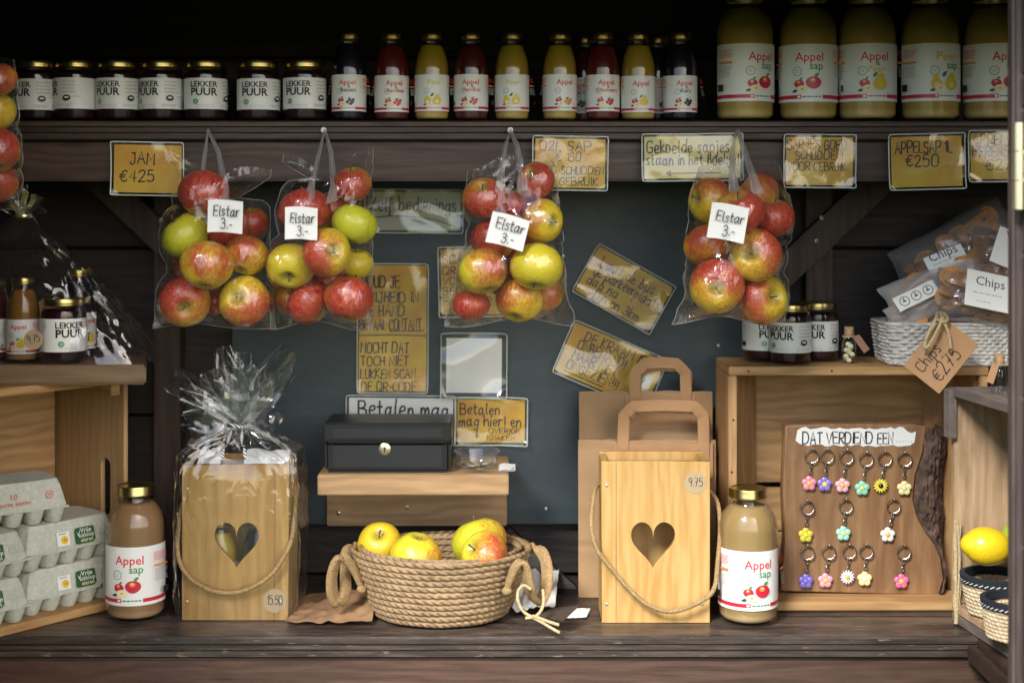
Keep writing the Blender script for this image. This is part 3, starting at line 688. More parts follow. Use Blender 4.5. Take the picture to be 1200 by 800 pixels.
# --- small bottles
SM = [(409, DK, ('Appel', 'r'), '&Bessen', ('berry', 'p'), -4, 0, 'small bottle of almost black juice, first small bottle beside the jam jars'),
 (459, RED_, ('Appel', 'r'), '&Aardbei', ('straw', 'r'), 10, 0, 'small bottle of red juice with its label turned right, between dark and yellow bottles'),
 (506, YEL, ('Peer', 'y'), '', ('pear', 'y'), -2, 0, 'first small yellow pear juice bottle, between two red bottles'),
 (552, DRED, ('Appel', 'r'), '&Aardbei', ('straw', 'r'), -4, 0, 'small dark red juice bottle standing between the two yellow pear bottles'),
 (600, YEL, ('Peer', 'y'), '', ('pear', 'y'), -3, 0, 'second small yellow pear juice bottle, above the white pin of the middle bag'),
 (656, YEL, ('Appel', 'r'), '', ('peach', 'r'), 4, 0, 'small yellow juice bottle with pink fruit on its label, right of a gap'),
 (686, DRED, ('Appel', 'r'), '&Kers', ('cherry', 'p'), -30, .055, 'dark red juice bottle half hidden behind the pink fruit bottle'),
 (706, RED_, ('Appel', 'r'), '&Cranberry', ('cran', 'r'), 3, 0, 'small red juice bottle with a cranberry label on the top shelf'),
 (748, YEL, ('Appel', 'r'), '', ('applepear', 'y'), 2, 0, 'slim yellow juice bottle with apple and yellow pear printed on its label'),
 (771, DK, ('Appel', 'r'), '&Kers', ('cherry', 'p'), 30, .055, 'dark bottle in the second row behind the slim yellow bottle'),
 (797, DK, ('Appel', 'r'), '&Kers', ('cherry', 'p'), 2, 0, 'small black cherry juice bottle, last small bottle before the tall bottles')]
lm = {}
for px, col, t1, t2, kind, yaw, back, lb in SM:
    k = (t1, t2, kind)
    if k not in lm: lm[k] = juice_label(t1, t2, kind, .60, len(lm), .0560)
    d = YS + .030 + back + (px % 7) * .0008
    vessel('small', SMALL, 'juice_bottle', lb, 'juice bottle', (W(px, 0, d).x, d, ZS + .0003), col, lm[k], .015, yaw, 'small juice bottles on the top shelf')
# --- one litre bottles
AS = juice_label(('Appel', 'r'), 'sap', ('apple', 'r'), 1.0, 1); AP = juice_label(('Appel', 'r'), '&Peer', ('applepear', 'y'), 1.0, 2); PS = juice_label(('Peer', 'y'), 'sap', ('pear', 'y'), 1.0, 3)
for px, col, me, yaw, lb in [(873, OL, AS, 16, 'tall apple juice bottle, leftmost of the tall ones, label text column at its left'),
 (947, OL, AS, -11, 'second tall apple juice bottle on the top shelf, label text column at its right'),
 (1016, OL2, AP, -8, 'tall apple and pear juice bottle in the middle of the tall bottles'),
 (1090, OL, PS, 14, 'tall pear juice bottle with a yellow word on its label'),
 (1163, OL2, AS, 4, 'tall apple juice bottle partly hidden behind the door post')]:
    d = YS + .049
    vessel('big', BIG, 'juice_bottle', lb, 'juice bottle', (W(px, 0, d).x, d, ZS + .0003), col, me, .030, yaw, 'tall juice bottles on the top shelf')
for px, py, col, yaw, lb in [(159, 724, CIDER, -2, 'cloudy brown apple juice bottle on the counter beside the egg cartons'), (876.5, 726, CIDER2, 2, 'cloudy pale apple juice bottle on the counter between heart box and crate')]:
    d = 2.190 if px < 500 else 2.168
    t = vessel('big', BIG, 'juice_bottle', lb, 'juice bottle', (W(px, 0, d).x, d, ZC + .0003), col, AS, .027, yaw, 'juice bottles on the counter')
# ================================================================ APPLES
def apple_mesh(seed):
    rnd = random.Random(seed); n, mv = 28, 20; a5 = rnd.uniform(0, 6.28); asym = rnd.uniform(-.05, .05); tall = rnd.uniform(.84, .92)
    mb = MB()
    def fn(u, v):
        ph = u * 2 * math.pi; th = v * math.pi; r = math.sin(th); z = math.cos(th)
        w = (1 + .03 * math.cos(5 * ph + a5) * (.35 + .65 * (z < 0) * min(1, -z)) + asym * math.cos(ph + a5))
        rr = r * w * (1.0 + .05 * z)
        zz = z * tall - .40 * math.exp(-(r / .22) ** 2) * (1 if z > 0 else 0) + .20 * math.exp(-(r / .26) ** 2) * (1 if z < 0 else 0)
        zz += asym * .5 * r * math.cos(ph)
        return (rr * math.cos(ph), rr * math.sin(ph), zz)
    mb.grid(fn, n, mv, 0, cu=True)
    # dried calyx in the lower hollow
    for k in range(5):
        a = k * 1.257; mb.add([(.03 * math.cos(a), .03 * math.sin(a), -.69), (.10 * math.cos(a - .3), .10 * math.sin(a - .3), -.73), (.14 * math.cos(a), .14 * math.sin(a), -.80), (.10 * math.cos(a + .3), .10 * math.sin(a + .3), -.73)], [(0, 1, 2, 3)], 1)
    o = mb.build('apple', [M['apple'], M['stem']], smooth=60, merge=1e-4); me = o.data; bpy.data.objects.remove(o); return me
APM = [apple_mesh(s) for s in (1, 2, 3)]
def stem_mesh():
    mb = MB(); mb.tube([(0, 0, .42), (.015, .01, .66), (.05, .02, .86), (.10, .03, 1.0)], [.035, .03, .032, .05], 7); o = mb.build('stem', M['stem']); me = o.data; bpy.data.objects.remove(o); return me
STM = stem_mesh(); _ai = [0]
def apple(c, R, blush, green, stem, bdir, label, group):
    i = _ai[0]; _ai[0] += 1
    o = obj('apple', APM[i % 3]); z = Vector(stem).normalized(); x = Vector(bdir); x = (x - z * x.dot(z))
    x = x.normalized() if x.length > 1e-3 else z.orthogonal().normalized(); y = z.cross(x)
    m = Matrix((x, y, z)).transposed().to_4x4(); m.translation = c
    o.matrix_world = m @ Matrix.Diagonal((R, R, R, 1)); o.color = (blush, green, (i * .137) % 1, 1)
    obj('stem', STM, o); tag(o, label, 'apple', group); return o

# px, py, radius px, depth order (smaller = nearer), blush, green, stem direction, blush direction, look
U, DN, FR = (0, -.25, 1), (.1, -.35, -1), (0, -1, .15)
BAGS = [
 dict(name='leftmost full hanging bag', d=2.115, pin=(243, 152), nopin=1, z0=381, z1=190,
  out=[(192, 318, 196), (188, 316, 250), (186, 318, 300), (182, 320, 345), (180, 322, 384)], tops=[(205, 178), (243, 205), (292, 196)],
  tag_=(264, 254, 41, 38, 2), tagd=1, apples=[
  (240, 228, 29, 1, .95, .2, (.2, .5, 1), (0, -1, .2), 'dark red apple, topmost'), (217, 277, 28, 0, .06, .85, (-.6, -.2, .8), (1, .6, 0), 'plain yellow green apple at the left side'),
  (266, 268, 25, 1.5, .85, .1, U, (0, -1, -.3), 'red apple behind the white tag'), (243, 311, 30, -.6, .46, .3, (.1, .35, 1), (.25, -1, -.25), 'yellow apple with a red patch facing forward, in the middle'),
  (289, 299, 25, .6, .55, .3, (.3, .6, 1), (0, -.5, 1), 'apple red above and yellow below, at the right side'), (216, 353, 29, 0, .86, .3, (.25, -1, -.35), (-.4, -.4, .8), 'big red apple with yellow stalk hollow, bottom left'),
  (287, 352, 29, 0, .62, .35, (-.2, -1, .25), (.4, -.4, -.6), 'streaked yellow and red apple, bottom right'), (252, 352, 19, 2.5, .9, .1, U, FR, 'small red apple hidden between the two bottom ones'), (228, 312, 25, 2.2, .8, .2, U, FR, 'apple at the back left, mostly hidden'), (296, 262, 20, 2.2, .75, .2, U, FR, 'apple at the back right, mostly hidden')]),
 dict(name='second hanging bag', d=2.115, pin=(380, 152), z0=382, z1=186,
  out=[(333, 437, 180), (322, 437, 240), (315, 437, 300), (312, 437, 350), (318, 437, 386)], tops=[(338, 180), (380, 203), (432, 174)],
  tag_=(353, 262, 38, 38, 1), tagd=1, apples=[
  (357, 248, 29, 1, .95, .2, (-.2, .4, 1), FR, 'dark red apple behind the white tag'), (413, 216, 22, .3, .78, .1, (-.1, -.3, 1), (-.2, -1, .1), 'small orange red apple alone at the top right'),
  (388, 249, 24, 1.8, .55, .2, (0, .5, 1), (.3, -.3, .9), 'red and yellow apple at the back'), (416, 263, 26, -.2, .05, .95, (.3, .2, 1), (-1, .5, 0), 'plain pale green apple'),
  (341, 311, 27, .2, .10, .45, (-.05, -.9, -.75), (1, .4, .5), 'yellow apple with its hollow facing down, at the left side'), (383, 296, 28, -.7, .68, .45, (.55, -1, .1), (-.9, -.4, -.5), 'red apple with wide yellow stalk hollow, in the middle'),
  (418, 309, 20, 1.3, .12, .4, U, (-1, 0, 0), 'small yellow apple behind, at the right side'), (362, 354, 26, .5, .88, .1, (.8, -.2, -.6), FR, 'dark red striped apple at the bottom left'),
  (409, 350, 28, -.2, .86, .05, (.2, .3, 1), (.5, -.8, .1), 'glossy red apple at the bottom right'), (345, 350, 24, 2, .5, .3, U, FR, 'apple at the back lower left, mostly hidden'), (386, 330, 24, 2.4, .8, .1, U, FR, 'red apple at the back middle, mostly hidden')]),
 dict(name='middle hanging bag', d=2.115, pin=(598, 152), z0=378, z1=186,
  out=[(550, 652, 182), (545, 655, 230), (540, 660, 290), (532, 664, 340), (520, 674, 382)], tops=[(552, 196), (598, 186), (640, 178)],
  tag_=(595, 271, 45, 37, 14), tagd=1, apples=[
  (567, 232, 24, .4, .86, .2, (-.1, -.75, .7), (.3, -.6, -.6), 'red apple with brown stalk hollow, upper left'), (601, 239, 22, 1.4, .72, .05, U, FR, 'orange red apple at the back of the top'),
  (628, 212, 22, .2, .92, .2, (-.4, -.8, .5), (.6, -.5, -.4), 'dark red apple, topmost at right'), (578, 282, 25, .6, .72, .3, (.1, .5, 1), (-.4, -.5, .7), 'red apple with yellow bottom behind the white tag'),
  (636, 259, 25, -.1, .34, .35, (.75, -.85, -.05), (-.9, -.3, .3), 'yellow apple with a hollow at its right and red left cheek'), (629, 312, 30, -.5, .16, .5, (-.1, -.4, -1), (-.9, .2, .6), 'big yellow apple with faint red cheek, at the right side'),
  (566, 318, 28, -.2, .48, .55, (-.3, .4, 1), (.6, -.7, -.4), 'yellow green apple with red lower cheek, at the left side'), (552, 357, 21, .5, .95, .0, U, FR, 'small dark red apple, bottom left'),
  (608, 352, 27, .2, .50, .15, (.2, .5, .8), (-.4, -.4, .9), 'yellow apple with a red top, bottom right'), (600, 290, 24, 2.2, .75, .2, U, FR, 'apple at the back behind the tag, mostly hidden'), (596, 330, 23, 2.3, .85, .1, U, FR, 'red apple at the back middle, mostly hidden'), (640, 345, 20, 2.2, .5, .4, U, FR, 'apple at the back lower right, mostly hidden')]),
 dict(name='rightmost hanging bag', d=2.10, pin=(864, 150), nopin=1, z0=376, z1=186,
  out=[(826, 905, 178), (812, 922, 215), (806, 929, 250), (803, 926, 310), (796, 922, 355), (788, 920, 380)], tops=[(830, 196), (864, 182), (905, 196)],
  tag_=(853, 261, 44, 42, 9), tagd=1, apples=[
  (832, 235, 26, .5, .55, .3, (-.85, -.5, .1), (.3, -.4, .9), 'yellow red apple with hollow at its left side, upper left'), (886, 231, 28, .8, .50, .2, (-.8, .1, .7), (.9, -.4, -.2), 'topmost apple, yellow left and dark red right'),
  (868, 249, 27, -.3, .85, .2, (-.3, -.5, .9), (.5, -.8, -.2), 'red apple behind the white tag'), (907, 256, 24, .4, .93, .1, U, FR, 'dark red apple at the right side'),
  (829, 287, 27, .2, .62, .4, (.2, -.45, -1), (-.2, -.5, .9), 'apple red above and yellow green below, at the left side'), (886, 299, 30, -.4, .66, .15, (-.5, -1, .1), (.7, -.5, .5), 'pale pinkish apple with off centre hollow'),
  (839, 335, 31, 0, .80, .3, (-.1, -1, -.1), (.2, -.5, .8), 'big red apple with green stalk hollow facing forward, bottom left'), (895, 350, 29, -.1, .62, .45, (.45, -1, .2), (-.8, -.5, -.1), 'pinkish apple with wide green hollow, bottom right'), (858, 312, 24, 2.2, .8, .2, U, FR, 'apple at the back middle, mostly hidden'), (853, 268, 22, 2.2, .6, .3, U, FR, 'apple at the back behind the tag, mostly hidden')]),
]
def relax(ap):
    """move apples apart in depth only, keeping their places in the picture"""
    n = len(ap)
    for it in range(400):
        mv = False
        for i in range(n):
            for j in range(i + 1, n):
                a, b = ap[i], ap[j]; dx, dz = a['x'] - b['x'], a['z'] - b['z']; need = (a['R'] + b['R']) * .955
                q = need * need - dx * dx - dz * dz
                if q <= 0: continue
                dy = a['y'] - b['y']; want = math.sqrt(q)
                if abs(dy) < want - 1e-5:
                    s_ = (1 if dy > 0 else -1) if abs(dy) > 1e-6 else 1
                    e = (want - abs(dy)) * .5; a['y'] += s_ * e; b['y'] -= s_ * e; mv = True
        if not mv: break
    m = sum(a['y'] for a in ap) / n
    for a in ap: a['y'] -= m
def film_bag(B, parent_label):
    d = B['d']; ap = []
    for q in B['apples']:
        c = W(q[0], q[1], d); ap.append(dict(x=c.x, z=c.z, y=q[3] * .022, R=q[2] * S(d) * 1.0, q=q))
    relax(ap)
    ymax = max(a['y'] + a['R'] for a in ap); lim = YS - .009 - d
    for a in ap:
        a['y'] -= max(0, ymax - lim); c = W(a['q'][0], a['q'][1], d + a['y']); a['x'] = c.x; a['z'] = c.z; a['R'] = a['q'][2] * S(d + a['y']) * 1.05
    for a in ap:
        q = a['q']; apple((a['x'], d + a['y'], a['z']), a['R'], q[4], q[5], q[6], q[7], '%s, %s' % (q[8], B['name']), 'apples in hanging bags')
    yc = sum(a['y'] for a in ap) / len(ap)
    nu, nv = 56, 72; rnd = random.Random(int(B['pin'][0]))
    Y = sorted([(o[2], o[0], o[1]) for o in B['out']])
    ztop, zbot = Y[0][0], B['z0'] + 3
    X = np.zeros((nv + 1, nu + 1)); Z = np.zeros_like(X)
    tops = B['tops']
    for j in range(nv + 1):
        for i in range(nu + 1):
            u = i / nu; v = j / nv
            pyt = np.interp(u, [0, .5, 1], [t[1] for t in tops]) + 4 * math.sin(9 * u + B['pin'][0])
            pyb = B['z0'] + 4 + 5 * math.sin(5.2 * u + B['pin'][0]) * (u * (1 - u) * 4) - 6 * math.sin(math.pi * u) ** 2
            py = pyb + (pyt - pyb) * v
            l = np.interp(py, [q[0] for q in Y], [q[1] for q in Y]); r = np.interp(py, [q[0] for q in Y], [q[2] for q in Y])
            al = [q[0] - q[2] * math.sqrt(max(0, 1 - ((py - q[1]) / (q[2] + 8)) ** 2)) for q in B['apples'] if abs(py - q[1]) < q[2] + 8]; ar = [q[0] + q[2] * math.sqrt(max(0, 1 - ((py - q[1]) / (q[2] + 8)) ** 2)) for q in B['apples'] if abs(py - q[1]) < q[2] + 8]
            k = min(1, max(0, (v - .10) / .12)) * min(1, max(0, (.95 - v) / .12)) * .8
            if al: l += k * max(0, min(al) - 6 - l); r -= k * max(0, r - max(ar) - 6)
            l += 3.5 * mnoise.noise((py * .045, B['pin'][0], 1)); r += 3.5 * mnoise.noise((py * .045, B['pin'][0], 5))
            w = W(l + (r - l) * u, py, d + yc); X[j, i] = w.x; Z[j, i] = w.z
    tf = B.setdefault('t', None)
    t = thing('apple_bag', parent_label, 'bag of apples', (W(*B['pin'], d).x, d, W(0, B['z0'], d).z), group='clear bags of apples hanging from the shelf')
    o = Vector(t.location); fields = []
    for side in (-1, 1):
        C = np.full(X.shape, -1.0)
        for a in ap:
            q = (a['R'] * 1.05 + .0012) ** 2 - (X - a['x']) ** 2 - (Z - a['z']) ** 2
            h = np.where(q > 0, np.sqrt(np.maximum(q, 0)) + side * (a['y'] - yc), -1.0); C = np.maximum(C, h)
        H = np.maximum(C, 0.002)
        for it in range(260):
            A = H.copy(); A[1:-1, 1:-1] = (H[:-2, 1:-1] + H[2:, 1:-1] + H[1:-1, :-2] + H[1:-1, 2:]) / 4
            A[-1, :] = A[-2, :] * .96; A[:, 0] = 0; A[:, -1] = 0; A[0, :] = 0; H = np.maximum(A, np.where((C > 0), C, 0))
            H[:, 0] = 0; H[:, -1] = 0; H[0, :] = 0
        fields.append(H)
    mb = MB()
    sd = B['pin'][0] * .37
    for side, H in zip((-1, 1), fields):
        def fn(u, v):
            i, j = int(round(u * nu)), int(round(v * nv)); x, z = X[j, i], Z[j, i]
            e = min(u, 1 - u, .12) / .12 * min(1, v / .06)
            w = abs(mnoise.noise((x * 55 + z * 18, z * 13, sd + side * 3))) * .005 + abs(mnoise.noise((x * 95 - z * 60, z * 30, sd + 7))) * .003
            y = d + yc + side * (H[j, i] + w * e)
            if side > 0: y = min(y, YS - .006 if z > zb else y)
            return (x - o.x, y - o.y, z - o.z)
        mb.grid(fn, nu, nv, 0)
    # two straps up to the nail
    px_, py_ = B['pin']; tip = W(px_, py_, YS - .008) - o
    for kk, dx in ((0, -.17), (1, .17)):
        uu = .5 + dx * .72; i = int(uu * nu); j = int(nv * .80)
        a = Vector((X[j, i], d + yc - fields[0][j, i], Z[j, i])) - o; top = Vector((X[nv, i], d + yc - .004, Z[nv, i])) - o
        path = [a, a.lerp(top, .55) + Vector((0, -.004, 0)), top.lerp(tip, .45), top.lerp(tip, .8), tip]
        wd = [.008, .005, .0034, .0024, .0016]; st = []
        for k in range(25):
            f = k / 24 * 4; q = min(int(f), 3); p = path[q].lerp(path[q + 1], f - q); st.append((p, wd[q] + (wd[q + 1] - wd[q]) * (f - q)))
        def sf(u, v, st=st):
            p, w = st[int(round(v * 24))]; s_ = (u - .5) * 2
            return (p.x + s_ * w, p.y - .003 * math.cos(s_ * 6 + v * 3), p.z + .002 * s_)
        mb.grid(sf, 8, 24, 1)
    E = [Vector((X[j, 0], d + yc, Z[j, 0])) - o for j in range(nv, -1, -1)] + [Vector((X[0, i], d + yc, Z[0, i])) - o for i in range(1, nu + 1)] + [Vector((X[j, nu], d + yc, Z[j, nu])) - o for j in range(1, nv + 1)]
    mb.tube(E, .00038, 4, 1)
    mb.build('film', [M['bagfilm'], M['strand']], t, smooth=70)
    # paper price tag on the front
    x, y_, w_, h_, rt = B['tag_']; c = W(x, y_, d)
    yf_ = min(yc - fields[0][jj, ii] for jj in range(nv + 1) for ii in range(nu + 1) if abs(X[jj, ii] - c.x) < w_ * .6 * S(d) and abs(Z[jj, ii] - c.z) < h_ * .6 * S(d)) - .0045
    c = W(x, y_, d + yf_); mb = MB(); s_ = S(d + yf_); hw, hh = w_ / 2 * s_, h_ / 2 * s_
    mb.grid(lambda u, v: ((u - .5) * 2 * hw, .002 * math.sin(u * 3) - .002 * v, (v - .5) * 2 * hh + (.0012 * math.sin(u * 4))), 8, 6, 0)
    hand(mb, 'Elstar', -hw * .66, hh * .05, 11.5 * s_, -.003, 1, w=1.2 * s_, fit=hw * 1.45, slant=.12)
    hand(mb, '3.-', -hw * .22, -hh * .72, 11.5 * s_, -.003, 1, w=1.2 * s_, fit=hw * .62)
    mb.build('price_tag', [M['white'], M['marker']], t, loc=(c.x - o.x, yf_ + d - o.y, c.z - o.z), rot=(0, R_(rt), 0), smooth=0)
    if not B.get('nopin'):
        p = W(px_, py_ + 1, YS); m2 = MB(); m2.lathe([(0, -.012), (.0018, -.012), (.0018, 0), (.0042, .0005), (.0047, .002), (.004, .0036), (0, .0042)], 14)
        q = m2.build('push_pin', M['pin']); q.location = (p.x, YS - .007, p.z); q.rotation_euler = (R_(90), 0, 0)
        tag(q, 'white push pin in the shelf edge holding the %s bag' % ('second' if px_ < 500 else 'middle'), 'push pin', 'push pins in the shelf edge')
    return t
film_bag(BAGS[0], 'clear plastic bag of apples hanging beside the orange jam sign')
film_bag(BAGS[1], 'clear plastic bag of apples on a white pin, pale green apple at right')
film_bag(BAGS[2], 'clear plastic bag of apples in the middle, white pin above its tilted tag')
film_bag(BAGS[3], 'clear plastic bag of reddish apples hanging above the jam jars on the crate')
# the bag cut by the left edge, nearer to the camera
B0 = dict(name='bag at the left edge', d=1.96, pin=(-20, 60), nopin=1, z0=243, z1=80, out=[(-70, 14, 66), (-72, 20, 90), (-74, 22, 140), (-76, 26, 190), (-74, 22, 246)], tops=[(-60, 75), (-30, 70), (8, 66)],
  tag_=(-20, 150, 30, 30, 3), apples=[
  (-3, 93, 22, 0, .74, .1, U, FR, 'orange red apple at the top'), (-9, 131, 26, .6, .5, .2, U, (-.4, -.6, .4), 'yellowish apple second from top'), (-4, 176, 27, 0, .88, .05, (-.3, .4, 1), FR, 'bright red apple third from top'),
  (-6, 214, 26, .4, .8, .1, (.2, .4, 1), FR, 'pinkish red apple at the bottom'), (-48, 110, 27, .5, .6, .3, U, FR, 'apple beyond the picture edge, upper'), (-50, 165, 28, .5, .6, .3, U, FR, 'apple beyond the picture edge, lower')])
B0['apples'] = B0['apples'][:4]; B0['out'] = [(-34, 14, 66), (-38, 20, 90), (-40, 23, 140), (-42, 27, 190), (-38, 23, 246)]; B0['tops'] = [(-30, 75), (-12, 70), (8, 66)]
film_bag(B0, 'clear plastic bag of red apples cut by the left edge of the picture')

# ================================================================ SIGNS
def sign(name, label, rect, d, rot, lines, paper='orange', under=(), arrow=None, margin=3.0, back=0, group='handwritten signs', extra=None, sleeve=True, curl=1.0):
    """rect: px left, top, right, bottom of the laminated sheet before turning; lines: text, px from left, baseline px from top, cap px, fit px"""
    x0, y0, x1, y1 = rect; s_ = S(d); w, h = (x1 - x0) * s_, (y1 - y0) * s_; c = W((x0 + x1) / 2, (y0 + y1) / 2, d)
    mb = MB(); hw, hh = w / 2 - margin * s_, h / 2 - margin * s_
    mb.box(-hw, hw, -.0006, 0, -hh, hh, 0)
    Xp = lambda a: -w / 2 + a * s_
    Zp = lambda b: h / 2 - b * s_
    yt = -.0009
    for ln in lines:
        t_, a, b, cap = ln[:4]; fit = ln[4] * s_ if len(ln) > 4 and ln[4] else None
        hand(mb, t_, Xp(a), Zp(b), cap * s_, yt, 1, w=max(.0014, cap * s_ * .125), fit=fit)
    for pts in under: line(mb, [(Xp(a), Zp(b)) for a, b in pts], 1.25 * s_, yt, 1)
    if arrow:
        (a0, b0), (a1, b1), hd = arrow
        line(mb, [(Xp(a0), Zp(b0)), (Xp(a1), Zp(b1))], 1.3 * s_, yt, 1); dx, dz = (a1 - a0), (b1 - b0); L = math.hypot(dx, dz); dx /= L; dz /= L
        mb.flat([(Xp(a1 + dx * hd), Zp(b1 + dz * hd)), (Xp(a1 - dz * hd * .55), Zp(b1 + dx * hd * .55)), (Xp(a1 + dz * hd * .55), Zp(b1 - dx * hd * .55))], yt - .0001, 1)
    if extra: extra(mb, Xp, Zp, yt)
    o = mb.build(name, [M[paper], M['marker'], M['yellow'], M['greyp'], M['green'], M['label']], smooth=0)
    o.location = (c.x, d - .002, c.z); o.rotation_euler = (R_(back), R_(rot), 0)
    tag(o, label, 'sign', group)
    if sleeve:
        sd = x0 * .173
        def fn(u, v):
            X, Z = (u - .5) * w, (v - .5) * h; e = max(abs(u - .5), abs(v - .5)) * 2
            n = mnoise.noise((X * 13 + sd, Z * 15, sd)) * .0055 * curl + mnoise.noise((X * 60, Z * 60, sd)) * .0005
            k = (abs(u - .5) * 2) ** 6 * (abs(v - .5) * 2) ** 6
            ex = max(0, e - .985) ; rr = 1
            if abs(u - .5) > .47 and abs(v - .5) > .45: rr = .985
            return (X * rr, -.0022 - abs(n) - .004 * k * curl, Z * rr)
        m2 = MB(); m2.grid(fn, 26, 18, 0)
        rim = [fn(i / 26, 0) for i in range(27)] + [fn(1, j / 18) for j in range(1, 19)] + [fn(1 - i / 26, 1) for i in range(1, 27)] + [fn(0, 1 - j / 18) for j in range(1, 18)]
        m2.tube(rim, .0011, 5, 1, closed=True)
        m2.build('sleeve', [M['sleeve'], M['sleeveedge']], o, smooth=80)
    return o
db = YS - .0035
sign('price_sign', 'orange card sign reading JAM with a price, left end of the beam', (131, 167, 216, 229), db, 1, [('JAM', 22, 25, 13.5, 28), ('\u20ac425', 10, 46, 13, 40)])
sign('price_sign', 'orange card sign with white glare beside the middle apple bag, price 150', (624, 160, 712, 223), db, 1, [('02L SAP', 8, 17, 11, 60), ('\u20ac 150', 28, 29, 10, 28), ('GOED SCHUDDEN', 3, 44, 9, 80), ('GEBRUIK', 32, 57, 9, 44)])
sign('notice_sign', 'pale yellow sign on the beam with an arrow pointing left', (752, 157, 870, 212), db, -.6, [('Gekoelde sapjes', 6, 22, 14, 96), ('staan in het hoekje!', 5, 36, 12, 108)], 'paleyellow', arrow=((92, 46), (34, 46), 7))
sign('notice_sign', 'orange sign reading SAPJES GOED SCHUDDEN, between apple bag and litre price', (918, 158, 1002, 220), db, .5, [('SAPJES GOED', 4, 17, 11, 70), ('SCHUDDEN!', 14, 29, 10, 55), ('VOOR GEBRUIK.', 5, 42, 9, 70)])
sign('price_sign', 'orange price sign for one litre apple juice, price 250', (1041, 157, 1130, 222), db, -1.5, [('APPELSAP 1L', 8, 22, 13, 66), ('\u20ac250', 20, 38, 13, 38)])
sign('price_sign', 'orange price sign for apple and pear juice half behind the door post', (1134, 153, 1215, 213), db, -.5, [('APPEL /', 6, 16, 12, 42), ('PERENSAP', 5, 30, 12, 58), ('\u20ac275', 20, 46, 12, 40)])
dg_ = YB - .0005
sign('notice_sign', 'pale green sign with an underlined handwritten line, below the beam on the grey board', (428, 222, 543, 273), dg_, .5, [('Zelf bedienings', 6, 25, 15, 100)], 'greencard', under=[[(6, 34), (30, 31), (60, 32), (85, 36), (105, 43)]], curl=1.6)
sign('notice_sign', 'tall orange sign with seven lines of capitals, between second and middle apple bags', (419, 309, 502, 460), dg_, .3, [('HOUD JE', 5, 28, 13, 44), ('VRIJHEID IN', 5, 45, 12, 66), ('DE HAND', 5, 61, 12, 50), ('BETAAL CONTANT', 3, 77, 12, 72), ('MOCHT DAT', 4, 104, 12, 56), ('TOCH NIET', 4, 119, 11, 56), ('LUKKEN SCAN', 4, 134, 11, 64), ('DE QR-CODE', 5, 149, 11, 64)],
     under=[[(38, 79), (77, 78)], [(2, 84), (40, 83), (80, 84)], [(26, 153.5), (66, 153.5)]], margin=2)
sign('notice_sign', 'small orange sign with payment steps, half hidden behind the middle apple bag', (514, 289, 592, 371), dg_, -1, [('SCAN DE', 5, 19, 10, 56), ('QR-CODE', 5, 32, 9, 56), ('VOER HET', 5, 44, 9, 58), ('BEDRAG IN', 5, 56, 9, 64), ('EN KLAAR', 5, 68, 9, 56), ('MAAR', 6, 79, 8, 30)])
sign('payment_sheet', 'white sheet in a clear sleeve with a pale square, above the money box', (517, 390, 594, 466), dg_, .4, [], 'white', margin=6, curl=2.5,
     extra=lambda mb, X, Z, y: (mb.flat([(X(14), Z(20)), (X(61), Z(20)), (X(61), Z(12)), (X(14), Z(12))], y, 5), mb.flat([(X(16), Z(68)), (X(60), Z(68)), (X(60), Z(26)), (X(16), Z(26))], y, 5)))
sign('notice_sign', 'white card with large black handwriting standing behind the money box', (406, 463, 534, 520), dg_ - .002, .6, [('Betalen mag', 14, 24, 17, 104)], 'white', under=[[(10, 23), (40, 25), (80, 24), (92, 22)]])
sign('notice_sign', 'orange card with a small arrow pointing down, right of the white card', (533, 465, 618, 521), dg_ - .001, .5, [('Betalen', 6, 20, 12, 46), ('mag hier! en', 5, 34, 12, 72), ('OVERIGE', 40, 42, 5.5, 36), ('KNAKEN', 38, 50, 5.5, 32)], arrow=((26, 36), (26, 44), 5), curl=1.8)
c1 = ((703 + 793 + 760 + 668) / 4, (285 + 335 + 393 + 340) / 4)
sign('notice_sign', 'upper tilted orange sign with white glare along its top, right of the middle bag', (c1[0] - 52, c1[1] - 32, c1[0] + 52, c1[1] + 32), dg_, 29.5, [('Laat de bus', 14, 22, 12, 70), ('de parkeerplaats', 12, 35, 12, 86), ('dag na', 10, 47, 11, 40), ('fijn en 3km', 24, 58, 11, 60)], curl=2.2, margin=2.5)
c2 = (715, 428)
def pict(mb, X, Z, y):
    mb.flat([(X(84), Z(46)), (X(115), Z(46)), (X(115), Z(18)), (X(84), Z(18))], y, 2); mb.flat([(X(88), Z(42)), (X(112), Z(42)), (X(112), Z(24)), (X(88), Z(24))], y - .0001, 5); mb.flat([(a, b) for a, b in ell(.009, .008, X(98), Z(33))], y - .0002, 4)
sign('notice_sign', 'lower tilted orange sign ending in three exclamation marks, behind the paper bag handle', (c2[0] - 60, c2[1] - 33, c2[0] + 60, c2[1] + 33), dg_, 23.5, [('DE KRAAM IS', 20, 18, 11, 76), ('ONBEMAND!', 16, 30, 11, 60), ('MAAR NIET', 15, 43, 11, 56), ('ONGEZIEN!!!', 13, 56, 11, 64)], under=[[(12, 59.5), (62, 59.5)]], curl=2.0, extra=pict, margin=2.5)
